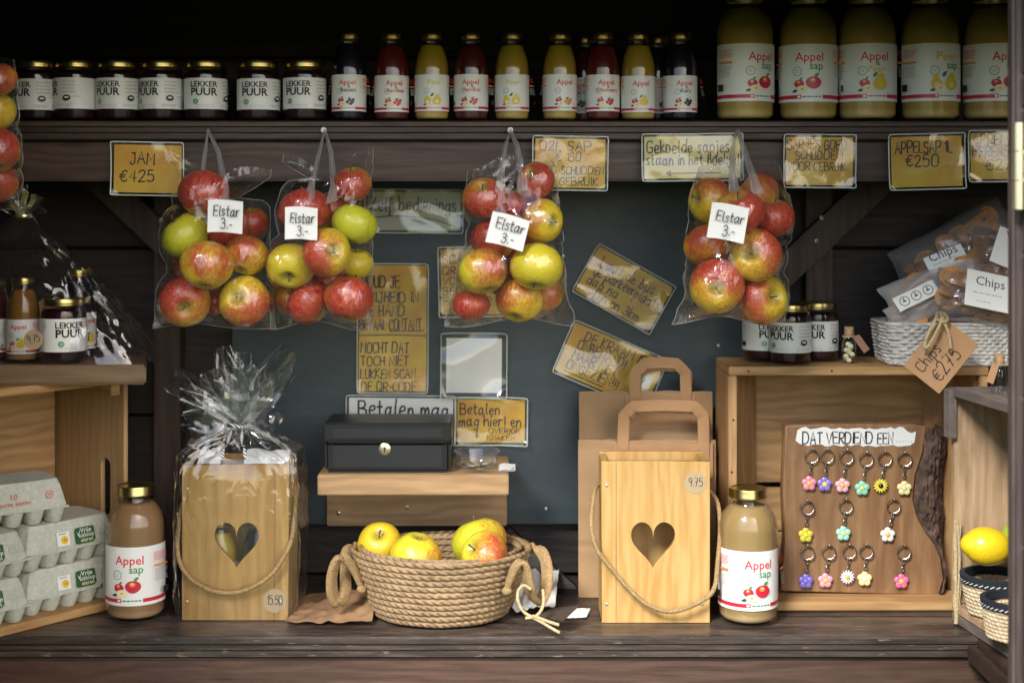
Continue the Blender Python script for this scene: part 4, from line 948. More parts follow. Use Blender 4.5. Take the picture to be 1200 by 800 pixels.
# ================================================================ MONEY SHELF
dS = 2.235
a = W(372, 556, dS); b = W(596, 580, dS)
t = thing('wall_shelf', 'small pale wooden shelf on the grey board carrying the black money box', 'shelf', ((a.x + b.x) / 2, YB, b.z))
ox = t.location
mb = MB(); mb.box(a.x - ox.x, b.x - ox.x, dS - ox.y, -.003, 0, a.z - b.z); mb.build('shelf_board', M['pineshelf'], t, bev=.0015)
dR = YB - .022; a2 = W(383, 581, dR); b2 = W(594, 616, dR)
mb = MB(); mb.box(a2.x - ox.x, b2.x - ox.x, -.022, -.002, b2.z - ox.z, -.001); o = mb.build('back_rail', M['pineshelf'], t, bev=.0015)
for px, py in ((397, 601), (477, 594)):
    c = W(px, py, dR) - ox; m2 = MB(); m2.ball((c.x, -.0225, c.z), .0042, .0018, .0042, 12); m2.ball((c.x, -.0242, c.z), .0015, .0006, .0015, 8, 1); m2.build('screw', [M['zinc'], M['ink']], o)
zsh = a.z
# cash box
dC = 2.245; p = W(380, 0, dC).x; q = W(528, 0, dC).x; w = q - p; h = .079; dp_ = .10
t = thing('cash_box', 'black metal money box with a round keyhole on the wooden shelf', 'cash box', ((p + q) / 2, dC + dp_ / 2, zsh + .0006))
mb = MB(); mb.box(-w / 2, w / 2, -dp_ / 2, dp_ / 2, 0, h * .635); mb.build('body', M['cashbox'], t, bev=.006, seg=3)
mb = MB(); mb.box(-w / 2 - .001, w / 2 + .001, -dp_ / 2 - .001, dp_ / 2 + .001, h * .64, h); mb.box(-w / 2 + .008, w / 2 - .008, -dp_ / 2 - .0018, -dp_ / 2 + .002, h * .67, h * .93); lid_ = mb.build('lid', M['cashbox'], t, bev=.006, seg=3)
mb = MB(); mb.box(-w / 2 + .012, w / 2 - .012, -dp_ / 2 - .0024, -dp_ / 2 + .002, h * .69, h * .92); mb.build('lid_panel', M['cashface'], lid_, bev=.002)
mb = MB(); mb.box(-w / 2 + .012, w / 2 - .012, -dp_ / 2 - .0014, -dp_ / 2 + .002, .008, h * .58); mb.build('front_panel', M['cashface'], t, bev=.002)
mb = MB(); cxk = W(451, 0, dC).x - (p + q) / 2; zk = .0385
M_ = Matrix.Translation((cxk, -dp_ / 2 - .0015, zk)) @ Matrix.Rotation(R_(90), 4, 'X')
m2 = MB(); m2.lathe([(.0001, 0), (.0095, 0), (.0095, .002), (.008, .003), (.0001, .003)], 28, 0); m2.v = [tuple(M_ @ Vector(v)) for v in m2.v]
k0 = len(m2.v); m2.ball((cxk, -dp_ / 2 - .0046, zk + .0012), .0022, .0006, .0022, 10, 1); m2.box(cxk - .0009, cxk + .0009, -dp_ / 2 - .0052, -dp_ / 2 - .0044, zk - .0045, zk, 1)
m2.build('lock', [M['brass'], M['ink']], t)
# coin tub and papers beside the box
d = 2.30; c = W(559, 0, d).x; r_ = 26 * S(d)
t = thing('plastic_tub', 'small round clear plastic tub with a few coins beside the money box', 'tub', (c, d, zsh + .0006))
mb = MB(); mb.lathe([(0, .001), (r_ * .84, .001), (r_ * .88, .003), (r_ * .97, .023), (r_ * 1.03, .024), (r_ * 1.03, .0265), (r_ * .99, .0262)], 36); mb.build('tub', M['clear'], t)
mb = MB(); rnd = random.Random(5)
for k in range(9):
    a_ = k * 2.4; rr = r_ * .55 * math.sqrt(k / 9); mb.lathe([(0, 0), (.0095, 0), (.0095, .002), (0, .002)], 14, k % 2, rr * math.cos(a_), rr * math.sin(a_), .0025 + .0022 * (k % 3))
mb.build('coins', [M['gold'], M['zinc']], t)
mb = MB(); p_ = W(585, 0, 2.29).x
mb.grid(lambda u, v: (p_ + u * .026, 2.262 + v * .04 + u * .006, zsh + .0012 + .0035 * v + .001 * math.sin(u * 5)), 6, 4); mb.grid(lambda u, v: (p_ - .002 + u * .026, 2.258 + v * .04, zsh + .0008 + .002 * u * v), 6, 4, 1)
o = mb.build('paper_slip', [M['white'], M['greyp']]); tag(o, 'small folded white slip of paper at the right end of the wooden shelf', 'paper')

# ================================================================ CARRIER BAGS
def carrier(label, px0, px1, ytop, ybot, d, hx0, hx1, hy0, hy1, lean, seed, dipx=None):
    ybot = HY + (ZE - ZC) * F / d; base = W((px0 + px1) / 2, 0, d); s_ = S(d); w = (px1 - px0) * s_; H = (ybot - ytop) * s_
    t = thing('paper_bag', label, 'paper bag', (base.x, d, ZC + .0005), (R_(-lean), 0, 0), 'brown paper carrier bags')
    mb = MB(); th = .010
    def fn(u, v):
        # closed loop round the flat bag: front then back
        if u < .5: x = (u * 2 - .5) * w; y = -th / 2 * (1 - abs(u * 4 - 1) ** 8); 
        else: x = (.5 - (u - .5) * 2) * w; y = th / 2 * (1 - abs((u - .5) * 4 - 1) ** 8)
        top_ = H; n = mnoise.noise((x * 9 + seed, v * H * 7, seed)) * .004 + (1 - 2 * abs(mnoise.noise((x * 22, v * H * 16, seed + 3)))) * .0012
        top = H + .0012 * math.sin(u * 31)
        if v > .965 and u < .5: y -= .0012
        zz_ = top_ * v; n += .0022 * math.exp(-((zz_ - .085 - .004 * math.sin(x * 20)) / .0035) ** 2) - .0018 * math.exp(-((abs(x) - w * .36) / .003) ** 2)
        return (x, y + n * (1 if u < .5 else .6), top * v)
    mb.grid(fn, 64, 46, 0, cu=True); mb.build('bag_body', M['kraft'], t, smooth=60)
    # fold line and glued bottom flap
    for yy in (-th / 2 - .0028,):
        hw_ = (hx1 - hx0) * s_ / 2; cx = ((hx0 + hx1) / 2) * s_ - (px0 + px1) / 2 * s_; top = (ybot - hy0) * s_; sw = .0125; m2 = MB()
        zb0 = H - .055; path = [(cx - hw_ + sw, zb0), (cx - hw_ + sw * .9, H), (cx - hw_ + sw, top - .022), (cx - hw_ + sw * 2.2, top - .007), (cx, top - .005), (cx + hw_ - sw * 2.2, top - .007), (cx + hw_ - sw, top - .022), (cx + hw_ - sw * .9, H), (cx + hw_ - sw, zb0)]
        P = []
        for k in range(8):
            for j in range(5):
                f = j / 5; P.append((path[k][0] * (1 - f) + path[k + 1][0] * f, path[k][1] * (1 - f) + path[k + 1][1] * f))
        P.append(path[-1]); N = len(P)
        def strap(u, v):
            i = int(round(u * (N - 1))); a_ = P[max(i - 1, 0)]; b_ = P[min(i + 1, N - 1)]; dx, dz = b_[0] - a_[0], b_[1] - a_[1]; L = math.hypot(dx, dz) or 1
            k = (v - .5) * 2 * sw * .72; lift = -.012 * math.sin(math.pi * u) ** 2
            return (P[i][0] - dz / L * k, yy + lift - .0012 * (v - .5) * math.sin(u * 9), P[i][1] + dx / L * k)
        m2.grid(strap, N - 1, 3, 0)
        def strap2(u, v): x, y, z = strap(u, v); return (x * 1.0 + .006 * math.sin(math.pi * u), y + .0105, z - .006 * math.sin(math.pi * u))
        m2.grid(strap2, N - 1, 3, 0)
        m2.box(cx - hw_ - .004, cx + hw_ + .004, yy + .0015, yy + .0032, zb0 - .006, H - .004)
        m2.build('bag_handle', M['kraft2'], t, smooth=50)
    return t
carrier('rear brown paper carrier bag standing under the lower tilted sign, handle raised', 679, 836, 460, 711, 2.345, 736, 812, 421, 462, 2.0, 3)
carrier('front brown paper carrier bag with a flat handle, directly behind the open heart box', 678, 840, 517, 716, 2.295, 722, 833, 471, 520, 2.5, 8)

# ================================================================ HEART BOXES
def curve_mesh(polys, depth, bev=.0):
    cu = bpy.data.curves.new('c', 'CURVE'); cu.dimensions = '2D'; cu.fill_mode = 'BOTH'; cu.extrude = depth / 2; cu.bevel_depth = bev; cu.bevel_resolution = 1
    for p in polys:
        s_ = cu.splines.new('POLY'); s_.points.add(len(p) - 1)
        for i, (x, z) in enumerate(p): s_.points[i].co = (x, z, 0, 1)
        s_.use_cyclic_u = True
    o = bpy.data.objects.new('c', cu); COL.objects.link(o); dg = bpy.context.evaluated_depsgraph_get(); dg.update()
    me = bpy.data.meshes.new_from_object(o.evaluated_get(dg)); bpy.data.objects.remove(o); bpy.data.curves.remove(cu)
    for v in me.vertices: x, z, y = v.co; v.co = (x, y, z)
    bm = bmesh.new(); bm.from_mesh(me); bmesh.ops.remove_doubles(bm, verts=bm.verts, dist=1e-5); bmesh.ops.recalc_face_normals(bm, faces=bm.faces); bm.to_mesh(me); bm.free()
    return me
def heart(cx, cz, w, h, n=40):
    P = []
    for k in range(n):
        a_ = 2 * math.pi * k / n; x = 16 * math.sin(a_) ** 3; z = 13 * math.cos(a_) - 5 * math.cos(2 * a_) - 2 * math.cos(3 * a_) - math.cos(4 * a_)
        P.append((cx + x / 32 * w, cz + (z + 2.5) / 29 * h))
    return P
def twisted(path, r, pitch, name, mat, parent, n=10, strands=3, closed=False, step=.0016):
    """rope: tube whose section is a turning trefoil"""
    pts = [Vector(p) for p in path]; dense = []
    for a_, b_ in zip(pts, pts[1:]):
        k = max(1, int((b_ - a_).length / step)); dense += [a_.lerp(b_, i / k) for i in range(k)]
    dense.append(pts[-1]); mb = MB(); N = len(dense); s_ = 0; px_ = None; n = 12
    for i, p in enumerate(dense):
        t = (dense[min(i + 1, N - 1)] - dense[max(i - 1, 0)]).normalized()
        if px_ is None: px_ = t.cross(Vector((.1, 1, .2))).normalized()
        px_ = (px_ - t * px_.dot(t)).normalized(); q = t.cross(px_); s_ = i * step
        for k in range(n):
            a_ = 2 * math.pi * k / n; rr = r * (.82 + .22 * abs(math.cos(strands / 2 * (a_ - s_ / pitch * 2 * math.pi))))
            mb.v.append(tuple(p + px_ * math.cos(a_) * rr + q * math.sin(a_) * rr))
    for i in range(N - 1):
        for k in range(n): mb.f.append((i * n + k, i * n + (k + 1) % n, (i + 1) * n + (k + 1) % n, (i + 1) * n + k)); mb.m.append(0)
    return mb.build(name, M[mat], parent, smooth=80)
def smoothpath(P, k=3):
    P = [Vector(p) for p in P]
    for _ in range(k):
        Q = [P[0]]
        for a_, b_ in zip(P, P[1:]): Q += [a_.lerp(b_, .25), a_.lerp(b_, .75)]
        Q.append(P[-1]); P = Q
    return P
def heart_box(label, px0, px1, ytop, ybot, dep, hpx, hpy, hw, hh, seamp, price, ppx, ppy, prad, ropepts, mats):
    d = yd(ybot); s_ = S(d); w = (px1 - px0) * s_; H = (ybot - ytop) * s_; cx = W((px0 + px1) / 2, 0, d).x
    t = thing('heart_box', label, 'wooden box', (cx, d + dep / 2, ZC + .0006), None, 'wooden boxes with a heart cut out')
    L = lambda px, py: ((px - (px0 + px1) / 2) * s_, (ybot - py) * s_)
    th = .011; hx, hz = L(hpx, hpy)
    # front: one narrow and two wide boards meeting in fine seams, heart sawn through
    xs = [-w / 2] + [L(q, 0)[0] for q in seamp] + [w / 2]
    me = curve_mesh([[(-w / 2 + .0008, .0008), (w / 2 - .0008, .0008), (w / 2 - .0008, H - .0008), (-w / 2 + .0008, H - .0008)], heart(hx, hz, hw * s_, hh * s_)], th - .0016, .0008)
    me.materials.clear(); me.materials.append(M[mats]); f = obj('front_panel', me, t, (0, -dep / 2 + th / 2, 0))
    mb = MB()
    for x in xs[1:-1]:
        mb.box(x - .0005, x + .0005, -dep / 2 - .0004, -dep / 2 + .001, .002, H - .002)
    mb.build('board_seam', M['slab'], f, loc=(0, dep / 2 - th / 2, 0), smooth=0)
    for sx in (-1, 1):
        mb = MB(); x = sx * (w / 2 - th / 2); mb.box(x - th / 2 + .0003, x + th / 2 - .0003, -dep / 2 + th + .0004, dep / 2 - th, 0, H - .0005); mb.build('side_panel', M[mats], t, bev=.0012)
    mb = MB(); mb.box(-w / 2 + .0005, w / 2 - .0005, dep / 2 - th + .0003, dep / 2, 0, H + .002); mb.build('back_panel', M[mats], t, bev=.0012)
    mb = MB(); mb.box(-w / 2 + th, w / 2 - th, -dep / 2 + th + .0005, dep / 2 - th, .001, .009); mb.build('bottom_board', M[mats], t)
    P = [Vector((L(q[0], q[1])[0], q[2], L(q[0], q[1])[1])) for q in ropepts]
    twisted(smoothpath(P), .0036, .015, 'rope_handle', 'rope', t)
    mb = MB(); mb.add([(p[0], 0, p[1]) for p in ell(prad * s_, prad * s_, n=32)] + [(p[0], .0004, p[1]) for p in ell(prad * s_, prad * s_, n=32)], [tuple(range(32))] + [(i, (i + 1) % 32, 32 + (i + 1) % 32, 32 + i) for i in range(32)])
    hand(mb, price, -prad * s_ * .62, -prad * s_ * .3, prad * s_ * .72, -.0003, 1, w=.0011, fit=prad * s_ * 1.25)
    x, z = L(ppx, ppy); mb.build('price_disc', [M['tan'], M['marker']], t, loc=(x, -dep / 2 - .0008, z), smooth=0)
    m2 = MB()
    for px_, py_ in ((px0 + 6, ybot - 22), (px1 - 9, ybot - 22), (px0 + 6, ytop + 28)):
        x, z = L(px_, py_); m2.ball((x, -dep / 2 - .0002, z), .0026, .0012, .0026, 10)
    m2.build('screws', M['zinc'], t)
    return t, w, H, dep
M['tan'] = pbr('tan_sticker', (.42, .32, .19), .5)
HB2 = heart_box('open pale wooden box with a heart hole, rope handle and round price sticker', 705, 832, 541, 730, .085, 765.5, 640, 53, 57, (722,), '9.75', 815, 566, 13,
    [(706, 575, .0), (701, 574, -.004), (696, 583, -.03), (691, 612, -.058), (697, 640, -.064), (712, 658, -.0645), (735, 686, -.0645), (758, 706, -.0645), (785, 714, -.0645), (815, 703, -.0645), (836, 690, -.062), (840, 660, -.05), (846, 625, -.03), (846, 595, -.012), (838, 583, -.002), (831, 581, 0)], 'pine')
M['pine2'] = wood('yellow_pine', (.37, .205, .052), (.53, .325, .10), 'z', .5, .4, .15)
HB1 = heart_box('heart box wrapped in crinkled cellophane with gathered top and price 15.50', 213, 338, 545, 727, .095, 277, 640, 53, 56, (322,), '15.50', 322, 704, 14,
    [(214, 585, .0), (209, 586, -.004), (208, 605, -.03), (208, 640, -.058), (216, 666, -.0625), (236, 684, -.0625), (262, 693, -.0625), (290, 690, -.0625), (318, 674, -.0625), (334, 652, -.0625), (343, 632, -.05), (343, 606, -.03), (342, 590, -.008), (337, 585, 0)], 'pine2')
# bottles inside the wrapped box, seen through the heart
t1 = HB1[0]; bx, by, bz = t1.location
for dx, col, lb in ((-.030, YEL, 'yellow juice bottle inside the wrapped heart box, left half of the heart hole'), (.030, DK, 'dark juice bottle inside the wrapped heart box, right half of the heart hole')):
    vessel('small', SMALL, 'juice_bottle', lb, 'juice bottle', (bx + dx, by - .012, bz + .0096), col, lm[(('Appel', 'r'), '', ('applepear', 'y'))], .015, 0, 'bottles inside the wrapped heart box')
def cello_wrap(root, w, dep, H, cx, levels, seed, nA=150):
    """levels: (z, half width, half depth, x shift, squareness, crease)"""
    mb = MB(); lv = levels; nv = 90
    zs = [l[0] for l in lv]
    def fn(u, v):
        f = v * (len(lv) - 1); i = min(int(f), len(lv) - 2); g_ = f - i; A, B_ = lv[i], lv[i + 1]
        z, hw, hd, sx, sq, cr = [a_ + (b_ - a_) * g_ for a_, b_ in zip(A, B_)]
        ang = u * 2 * math.pi; c, s_ = math.cos(ang), math.sin(ang); e = 2 / sq
        x = hw * math.copysign(abs(c) ** e, c); y = hd * math.copysign(abs(s_) ** e, s_)
        n1 = mnoise.noise((c * 2.2 + seed, s_ * 2.2, z * 9)); n2 = 1 - abs(mnoise.noise((c * 5 + seed, s_ * 5, z * 26 + seed))) * 2; n3 = 1 - abs(mnoise.noise((c * 11, s_ * 11 + seed, z * 45))) * 2
        k = 1 + cr * (n1 * .6 + n2 * .45 + n3 * .22) / max(.02, (hw + hd) / 2) * .012
        return (x * k + sx, y * k, z + cr * n2 * .004)
    mb.grid(fn, nA, nv, 0, cu=True)
    return mb
w, H, dep = HB1[1:]
LV = [(.0008, w / 2 + .006, dep / 2 + .004, 0, 9, .4), (.03, w / 2 + .012, dep / 2 + .0075, 0, 8, .5), (H * .5, w / 2 + .012, dep / 2 + .009, .002, 8, .5), (H * .93, w / 2 + .011, dep / 2 + .008, .0, 7, .5), (H + .008, w / 2 + .004, dep / 2 + .002, 0, 5, 1.0),
      (H + .026, w * .34, dep * .34, -.002, 3, 1.6), (H + .042, .026, .022, -.003, 2.2, 1.3), (H + .054, .014, .013, -.004, 2, .6), (H + .062, .020, .017, -.005, 2, 1.0), (H + .072, .028, .022, -.008, 2, 1.6), (H + .084, .034, .026, -.010, 2, 2.2)]
mb = cello_wrap(t1, w, dep, H, 0, LV, 4.3)
rnd = random.Random(11)       # loose pointed folds of the gathered top
for k, (ax, L_, wd, tz) in enumerate(((-58, .110, .018, -.010), (-47, .110, .016, .006), (-24, .085, .042, -.014), (4, .10, .034, .010), (22, .085, .046, -.012), (34, .125, .034, .004), (-82, .075, .036, -.016), (66, .06, .04, -.012), (44, .105, .022, .012), (-10, .11, .030, -.002), (-36, .07, .05, .012), (10, .07, .05, -.02))):
    a_ = R_(ax); dv = Vector((math.sin(a_), tz * 6, math.cos(a_))).normalized(); sdv = Vector((dv.z, 0, -dv.x)); o_ = Vector((-.004, 0, H + .052))
    def fl(u, v, dv=dv, sdv=sdv, L_=L_, wd=wd, k=k, o_=o_):
        q = v * L_ * 1.15; ww = wd * 1.15 * (math.sin(math.pi * min(1, v * .62 + .10)) ** .8) * (1 - .5 * v)
        s_ = (u - .5) * 2; fold = abs(math.sin(s_ * 2.6 + k)) * .014 * v + mnoise.noise((s_ * 1.6, v * 3.5, k)) * .016 * v
        return o_ + dv * q + sdv * (s_ * ww) + Vector((0, -fold, 0))
    mb.grid(fl, 12, 14, 0)
wrap = mb.build('cellophane', M['cello'], t1, smooth=60)
M['stripe'] = None
def stripe_mat():
    t = NT('black_white_ribbon'); w_ = t.new('ShaderNodeTexWave', wave_type='BANDS', bands_direction='DIAGONAL'); t.link(t.coord((60, 60, 60)), w_.inputs[0]); w_.inputs['Scale'].default_value = 1.6
    t.link(t.ramp(w_.outputs[1], [(.45, (.02, .02, .02)), (.55, (.75, .75, .75))]), t.p.inputs['Base Color']); return t.mat
M['stripe'] = stripe_mat()
mb = MB()
mb.tube([(-.004 + .0165 * math.cos(a_), .0165 * math.sin(a_), H + .054 + .002 * math.sin(a_ * 2)) for a_ in [2 * math.pi * k / 24 for k in range(24)]], .0028, 6, closed=True)
for x0, dx, ln in ((-.008, -.012, .05), (.004, .020, .048)):
    mb.grid(lambda u, v, x0=x0, dx=dx, ln=ln: (x0 + dx * v + (u - .5) * .005 * math.cos(v * 14), -.017 - .046 * math.sin(min(1, v * 1.4) * 1.57) + .003 * math.sin(v * 14), H + .052 - ln * v + .004 * math.sin(v * 14)), 2, 30)
mb.build('ribbon', M['stripe'], t1)
mb = MB(); rnd = random.Random(2)
for k, (x0, y0, sx_, sz_, rz) in enumerate(((.042, -.01, .034, .020, .35), (-.045, -.015, .018, .022, -.5))):
    mb.grid(lambda u, v, x0=x0, y0=y0, sx_=sx_, sz_=sz_, k=k: (x0 + (u - .5) * 2 * sx_, y0 + (v - .5) * .04 + .004 * math.sin(u * 7 + k), H - .006 + sz_ * v + .006 * mnoise.noise((u * 3, v * 3, k * 5))), 10, 8)
mb.build('tissue_paper', M['label'], t1)

# ================================================================ APPLE BASKET
def braid(R0x, R0y, R1x, R1y, z0, z1, rows, nang, amp, name, mat, parent, wob=.0, twist=1.0, strands=70, flare=1.0):
    mb = MB(); per = 8; nv = rows * per
    def fn(u, v):
        f = v ** flare; a_ = u * 2 * math.pi; row = v * rows; ph = row - math.floor(row); bulge = math.sqrt(max(0, 1 - (2 * ph - 1) ** 2 * .96))
        ri = math.floor(row + 1e-9); tw = .5 + .5 * math.cos(u * 2 * math.pi * strands + ph * 5.5 * twist + ri * 1.9)
        n = mnoise.noise((math.cos(a_) * 9, math.sin(a_) * 9, ri * 3.1)) * .25
        dr = amp * bulge * (.55 + .55 * tw ** .7 + n); zz = z0 + (z1 - z0) * v + wob * math.sin(a_ * 2 + 1) * v + amp * .3 * mnoise.noise((a_ * 2, ri, 1))
        return ((R0x + (R1x - R0x) * f + dr) * math.cos(a_), (R0y + (R1y - R0y) * f + dr) * math.sin(a_), zz)
    mb.grid(fn, nang, nv, 0, cu=True)
    def inn(u, v):
        x, y, z = fn(u, 1 - v); k = Vector((x, y)).length; s_ = max(.01, (k - amp * 3.0)) / k; return (x * s_, y * s_, z + amp * .2)
    mb.grid(inn, nang, nv, 0, cu=True)
    mb.lathe([(0, 0), (1, 0)], 40, 0)
    k = len(mb.v) - 80
    for i in range(k, len(mb.v)): x, y, z = mb.v[i]; mb.v[i] = (x * R0x * .97, y * R0y * .97, z0 + .004)
    return mb.build(name, M[mat], parent, smooth=70)
bc = W(517, 0, 2.195); zr = .107
t = thing('apple_basket', 'round woven seagrass basket with plaited loop handles holding four apples', 'basket', (bc.x, 2.195, ZC + .001))
braid(.094, .074, .136, .104, .002, zr, 11, 560, .0050, 'basket_body', 'seagrass', t, wob=.0015, strands=58, flare=.7)
def loop_handle(sx, parent):
    mb = MB()
    x0 = sx * .128
    PX = [(424, 688, 2.160), (414, 664, 2.15), (403, 652, 2.14), (394, 655, 2.135), (388, 675, 2.135), (389, 698, 2.14), (397, 707, 2.15), (405, 694, 2.16), (405, 668, 2.175), (405, 648, 2.19), (411, 640, 2.205), (420, 641, 2.215), (425, 657, 2.22)] if sx < 0 else [(594, 690, 2.115), (601, 668, 2.105), (609, 658, 2.10), (616, 662, 2.10), (619, 682, 2.105), (624, 701, 2.115), (632, 707, 2.13), (640, 692, 2.145), (642, 667, 2.165), (637, 648, 2.185), (627, 640, 2.205), (617, 644, 2.215), (612, 656, 2.22)]
    P = [(x0 * .90, -.052, zr - .034), (x0 * 1.0, -.054, zr - .012), (x0 * 1.06, -.052, zr + .006), (x0 * 1.14, -.045, zr + .012), (x0 * 1.27, -.036, zr + .006), (x0 * 1.36, -.028, zr - .022), (x0 * 1.36, -.014, zr - .058), (x0 * 1.27, -.004, zr - .066), (x0 * 1.18, .012, zr - .045), (x0 * 1.14, .024, zr - .005), (x0 * 1.12, .036, zr + .022), (x0 * 1.0, .042, zr + .026), (x0 * .93, .044, zr + .008), (x0 * .92, .044, zr - .03)]
    if sx > 0: P = [(x0 * .88, -.062, zr - .040), (x0 * .92, -.066, zr - .018), (x0 * .97, -.066, zr + .004), (x0 * 1.06, -.062, zr + .012), (x0 * 1.16, -.056, zr + .004), (x0 * 1.20, -.050, zr - .022), (x0 * 1.28, -.040, zr - .052), (x0 * 1.38, -.028, zr - .058), (x0 * 1.50, -.012, zr - .030), (x0 * 1.52, .004, zr + .005), (x0 * 1.46, .018, zr + .032), (x0 * 1.32, .03, zr + .036), (x0 * 1.16, .038, zr + .018), (x0 * 1.0, .044, zr - .02)]
    P = smoothpath([W(*q) - parent.location for q in PX], 3); n = len(P); wdt = .0108
    def fn(u, v):
        i = int(round(u * (n - 1))); p = P[i]; t_ = (P[min(i + 1, n - 1)] - P[max(i - 1, 0)]).normalized(); sd = Vector((-.72 * sx, .69, .1)); sd = (sd - t_ * sd.dot(t_)).normalized(); nn = t_.cross(sd)
        a_ = v * 2 * math.pi; e = .0034 * (1 + .5 * abs(math.cos(u * n * .45 + 4 * math.cos(a_))))
        k = wdt * (.38 + .62 * math.sin(math.pi * min(1, max(0, u))) ** .7)
        return p + sd * (k * math.cos(a_)) + nn * (e * math.sin(a_) * (1 + .25 * math.cos(3 * a_)))
    mb.grid(fn, n - 1, 14, 0, cv=True)
    for q in (P[0], P[-1]):
        mb.ball(q + Vector((0, -.003, -.002)), .008, .006, .0065, 12)
    mb.build('loop_handle', M['rope'], parent, smooth=75)
loop_handle(-1, t); loop_handle(1, t)
mb = MB(); ctr = t.location
# loose string with a knot hanging from the right loop
for pts in ([(607, 692, 2.08), (606, 702, 2.075), (612, 716, 2.075), (622, 722, 2.075), (632, 727, 2.07), (645, 735, 2.07), (656, 741, 2.065)], [(624, 721, 2.07), (640, 727, 2.07), (655, 732, 2.07)], [(636, 690, 2.085), (638, 708, 2.08), (630, 722, 2.072), (616, 724, 2.075)], [(607, 692, 2.08), (613, 684, 2.09), (622, 690, 2.09)]):
    q = []
    for p in pts:
        v_ = W(*p); v_.z = max(v_.z, ZC + .0035); q.append(v_ - ctr)
    mb.tube(smoothpath(q), .0023, 7)
mb.build('string', M['rope2'], t)
ba = [(445, 637, 26, 2.215, .16, .25, (0, -.7, .75), (1, .2, -.2), 'orange yellow apple with its stalk hollow forward, leftmost in the seagrass basket'),
      (487, 652, 31, 2.165, .38, .62, (-.2, .15, -1), (1, -.5, -.2), 'large pale yellow apple with a pink right side, front left in the seagrass basket'),
      (561, 636, 33, 2.215, .30, .85, (-.3, .3, 1), (.6, -.3, .9), 'large green yellow apple at the back right of the seagrass basket'),
      (568, 650, 29, 2.148, .48, .65, (-.75, -.55, .55), (.9, -.8, .1), 'apple with a visible stalk and orange cheek, front right in the seagrass basket')]
for px, py, r, d, bl, gr, st, bd, lb in ba: apple(W(px, py, d), r * S(d), bl, gr, st, bd, lb, 'apples in the seagrass basket')
# things lying on the counter
def crumple(name, label, cat, P, mat, seed, amp=.004, nu=22, nv=10, group=None):
    """P: four corners px,row on the counter (near-left, near-right, far-right, far-left), heights"""
    Q = [Vector((W(px, 0, yd(py)).x, yd(py), ZC + h)) for px, py, h in P]; c = sum(Q, Vector()) / 4; c.z = ZC; mb = MB()
    def fn(u, v):
        p = Q[0].lerp(Q[1], u).lerp(Q[3].lerp(Q[2], u), v) - c; n = 1 - 2 * abs(mnoise.noise((u * 4 + seed, v * 3.5, seed))); n2 = mnoise.noise((u * 11, v * 8, seed))
        p.z = max(p.z + amp * (n + 1) * .5 + amp * .3 * n2, .0012 + .0004 * math.sin(u * 9)); return p
    mb.grid(fn, nu, nv); o = mb.build(name, M[mat], smooth=35); o.location = c; return tag(o, label, cat, group)
crumple('crumpled_paper', 'crumpled piece of dry brown paper lying left of the seagrass basket', 'paper', [(334, 733, .0), (436, 735, .003), (441, 708, .020), (352, 716, .004)], 'drypaper', 3, .007, 30, 14)
crumple('paper_scrap', 'flat dull brown paper scrap behind the crumpled paper by the heart box', 'paper', [(345, 712, 0), (425, 706, .002), (420, 697, .006), (360, 702, .004)], 'kraft', 7, .005)
crumple('receipt', 'crumpled white receipt behind the right handle of the seagrass basket', 'receipt', [(600, 722, 0), (650, 724, .004), (655, 690, .020), (612, 690, .022)], 'white', 5, .014)
crumple('receipt', 'flat white receipt lying at the foot of the paper bags', 'receipt', [(655, 727, .0012), (687, 725, .001), (692, 716, .003), (668, 717, .005)], 'white', 9, .002)
mb = MB(); q = [W(623, 722, 2.10), W(660, 727, 2.09), W(680, 708, 2.12), W(650, 712, 2.13)]
for p in q: p.z = max(p.z, ZC + .003)
c = sum(q, Vector()) / 4; mb.add([p - c for p in q] + [p - c + Vector((0, .0003, -.0008)) for p in q], [(0, 1, 2, 3), (7, 6, 5, 4), (0, 4, 5, 1), (1, 5, 6, 2), (2, 6, 7, 3), (3, 7, 4, 0)])
o = mb.build('card_tag', M['darkcard'], smooth=0); o.location = c; tag(o, 'small dark brown card tag tied to the string at the right of the basket', 'tag')
# leaning dark plank behind the basket
b_ = Vector((W(676, 0, 2.34).x, 2.34, ZC + .002)); q = [W(548, 668, 2.37), W(598, 618, 2.395), W(674, 686, 2.345), W(677, 0, 2.335), W(590, 0, 2.345)]
for k in (3, 4): q[k].z = ZC + .002
th = Vector((0, .016, 0)); mb = MB(); n = len(q)
mb.add([p - b_ for p in q] + [p + th - b_ for p in q], [tuple(range(n))[::-1], tuple(range(n, 2 * n))] + [(i, (i + 1) % n, n + (i + 1) % n, n + i) for i in range(n)])
o = mb.build('wooden_plank', M['wall'], bev=.001, smooth=20); o.location = b_; tag(o, 'dark plank leaning diagonally against the wall behind the seagrass basket', 'plank')
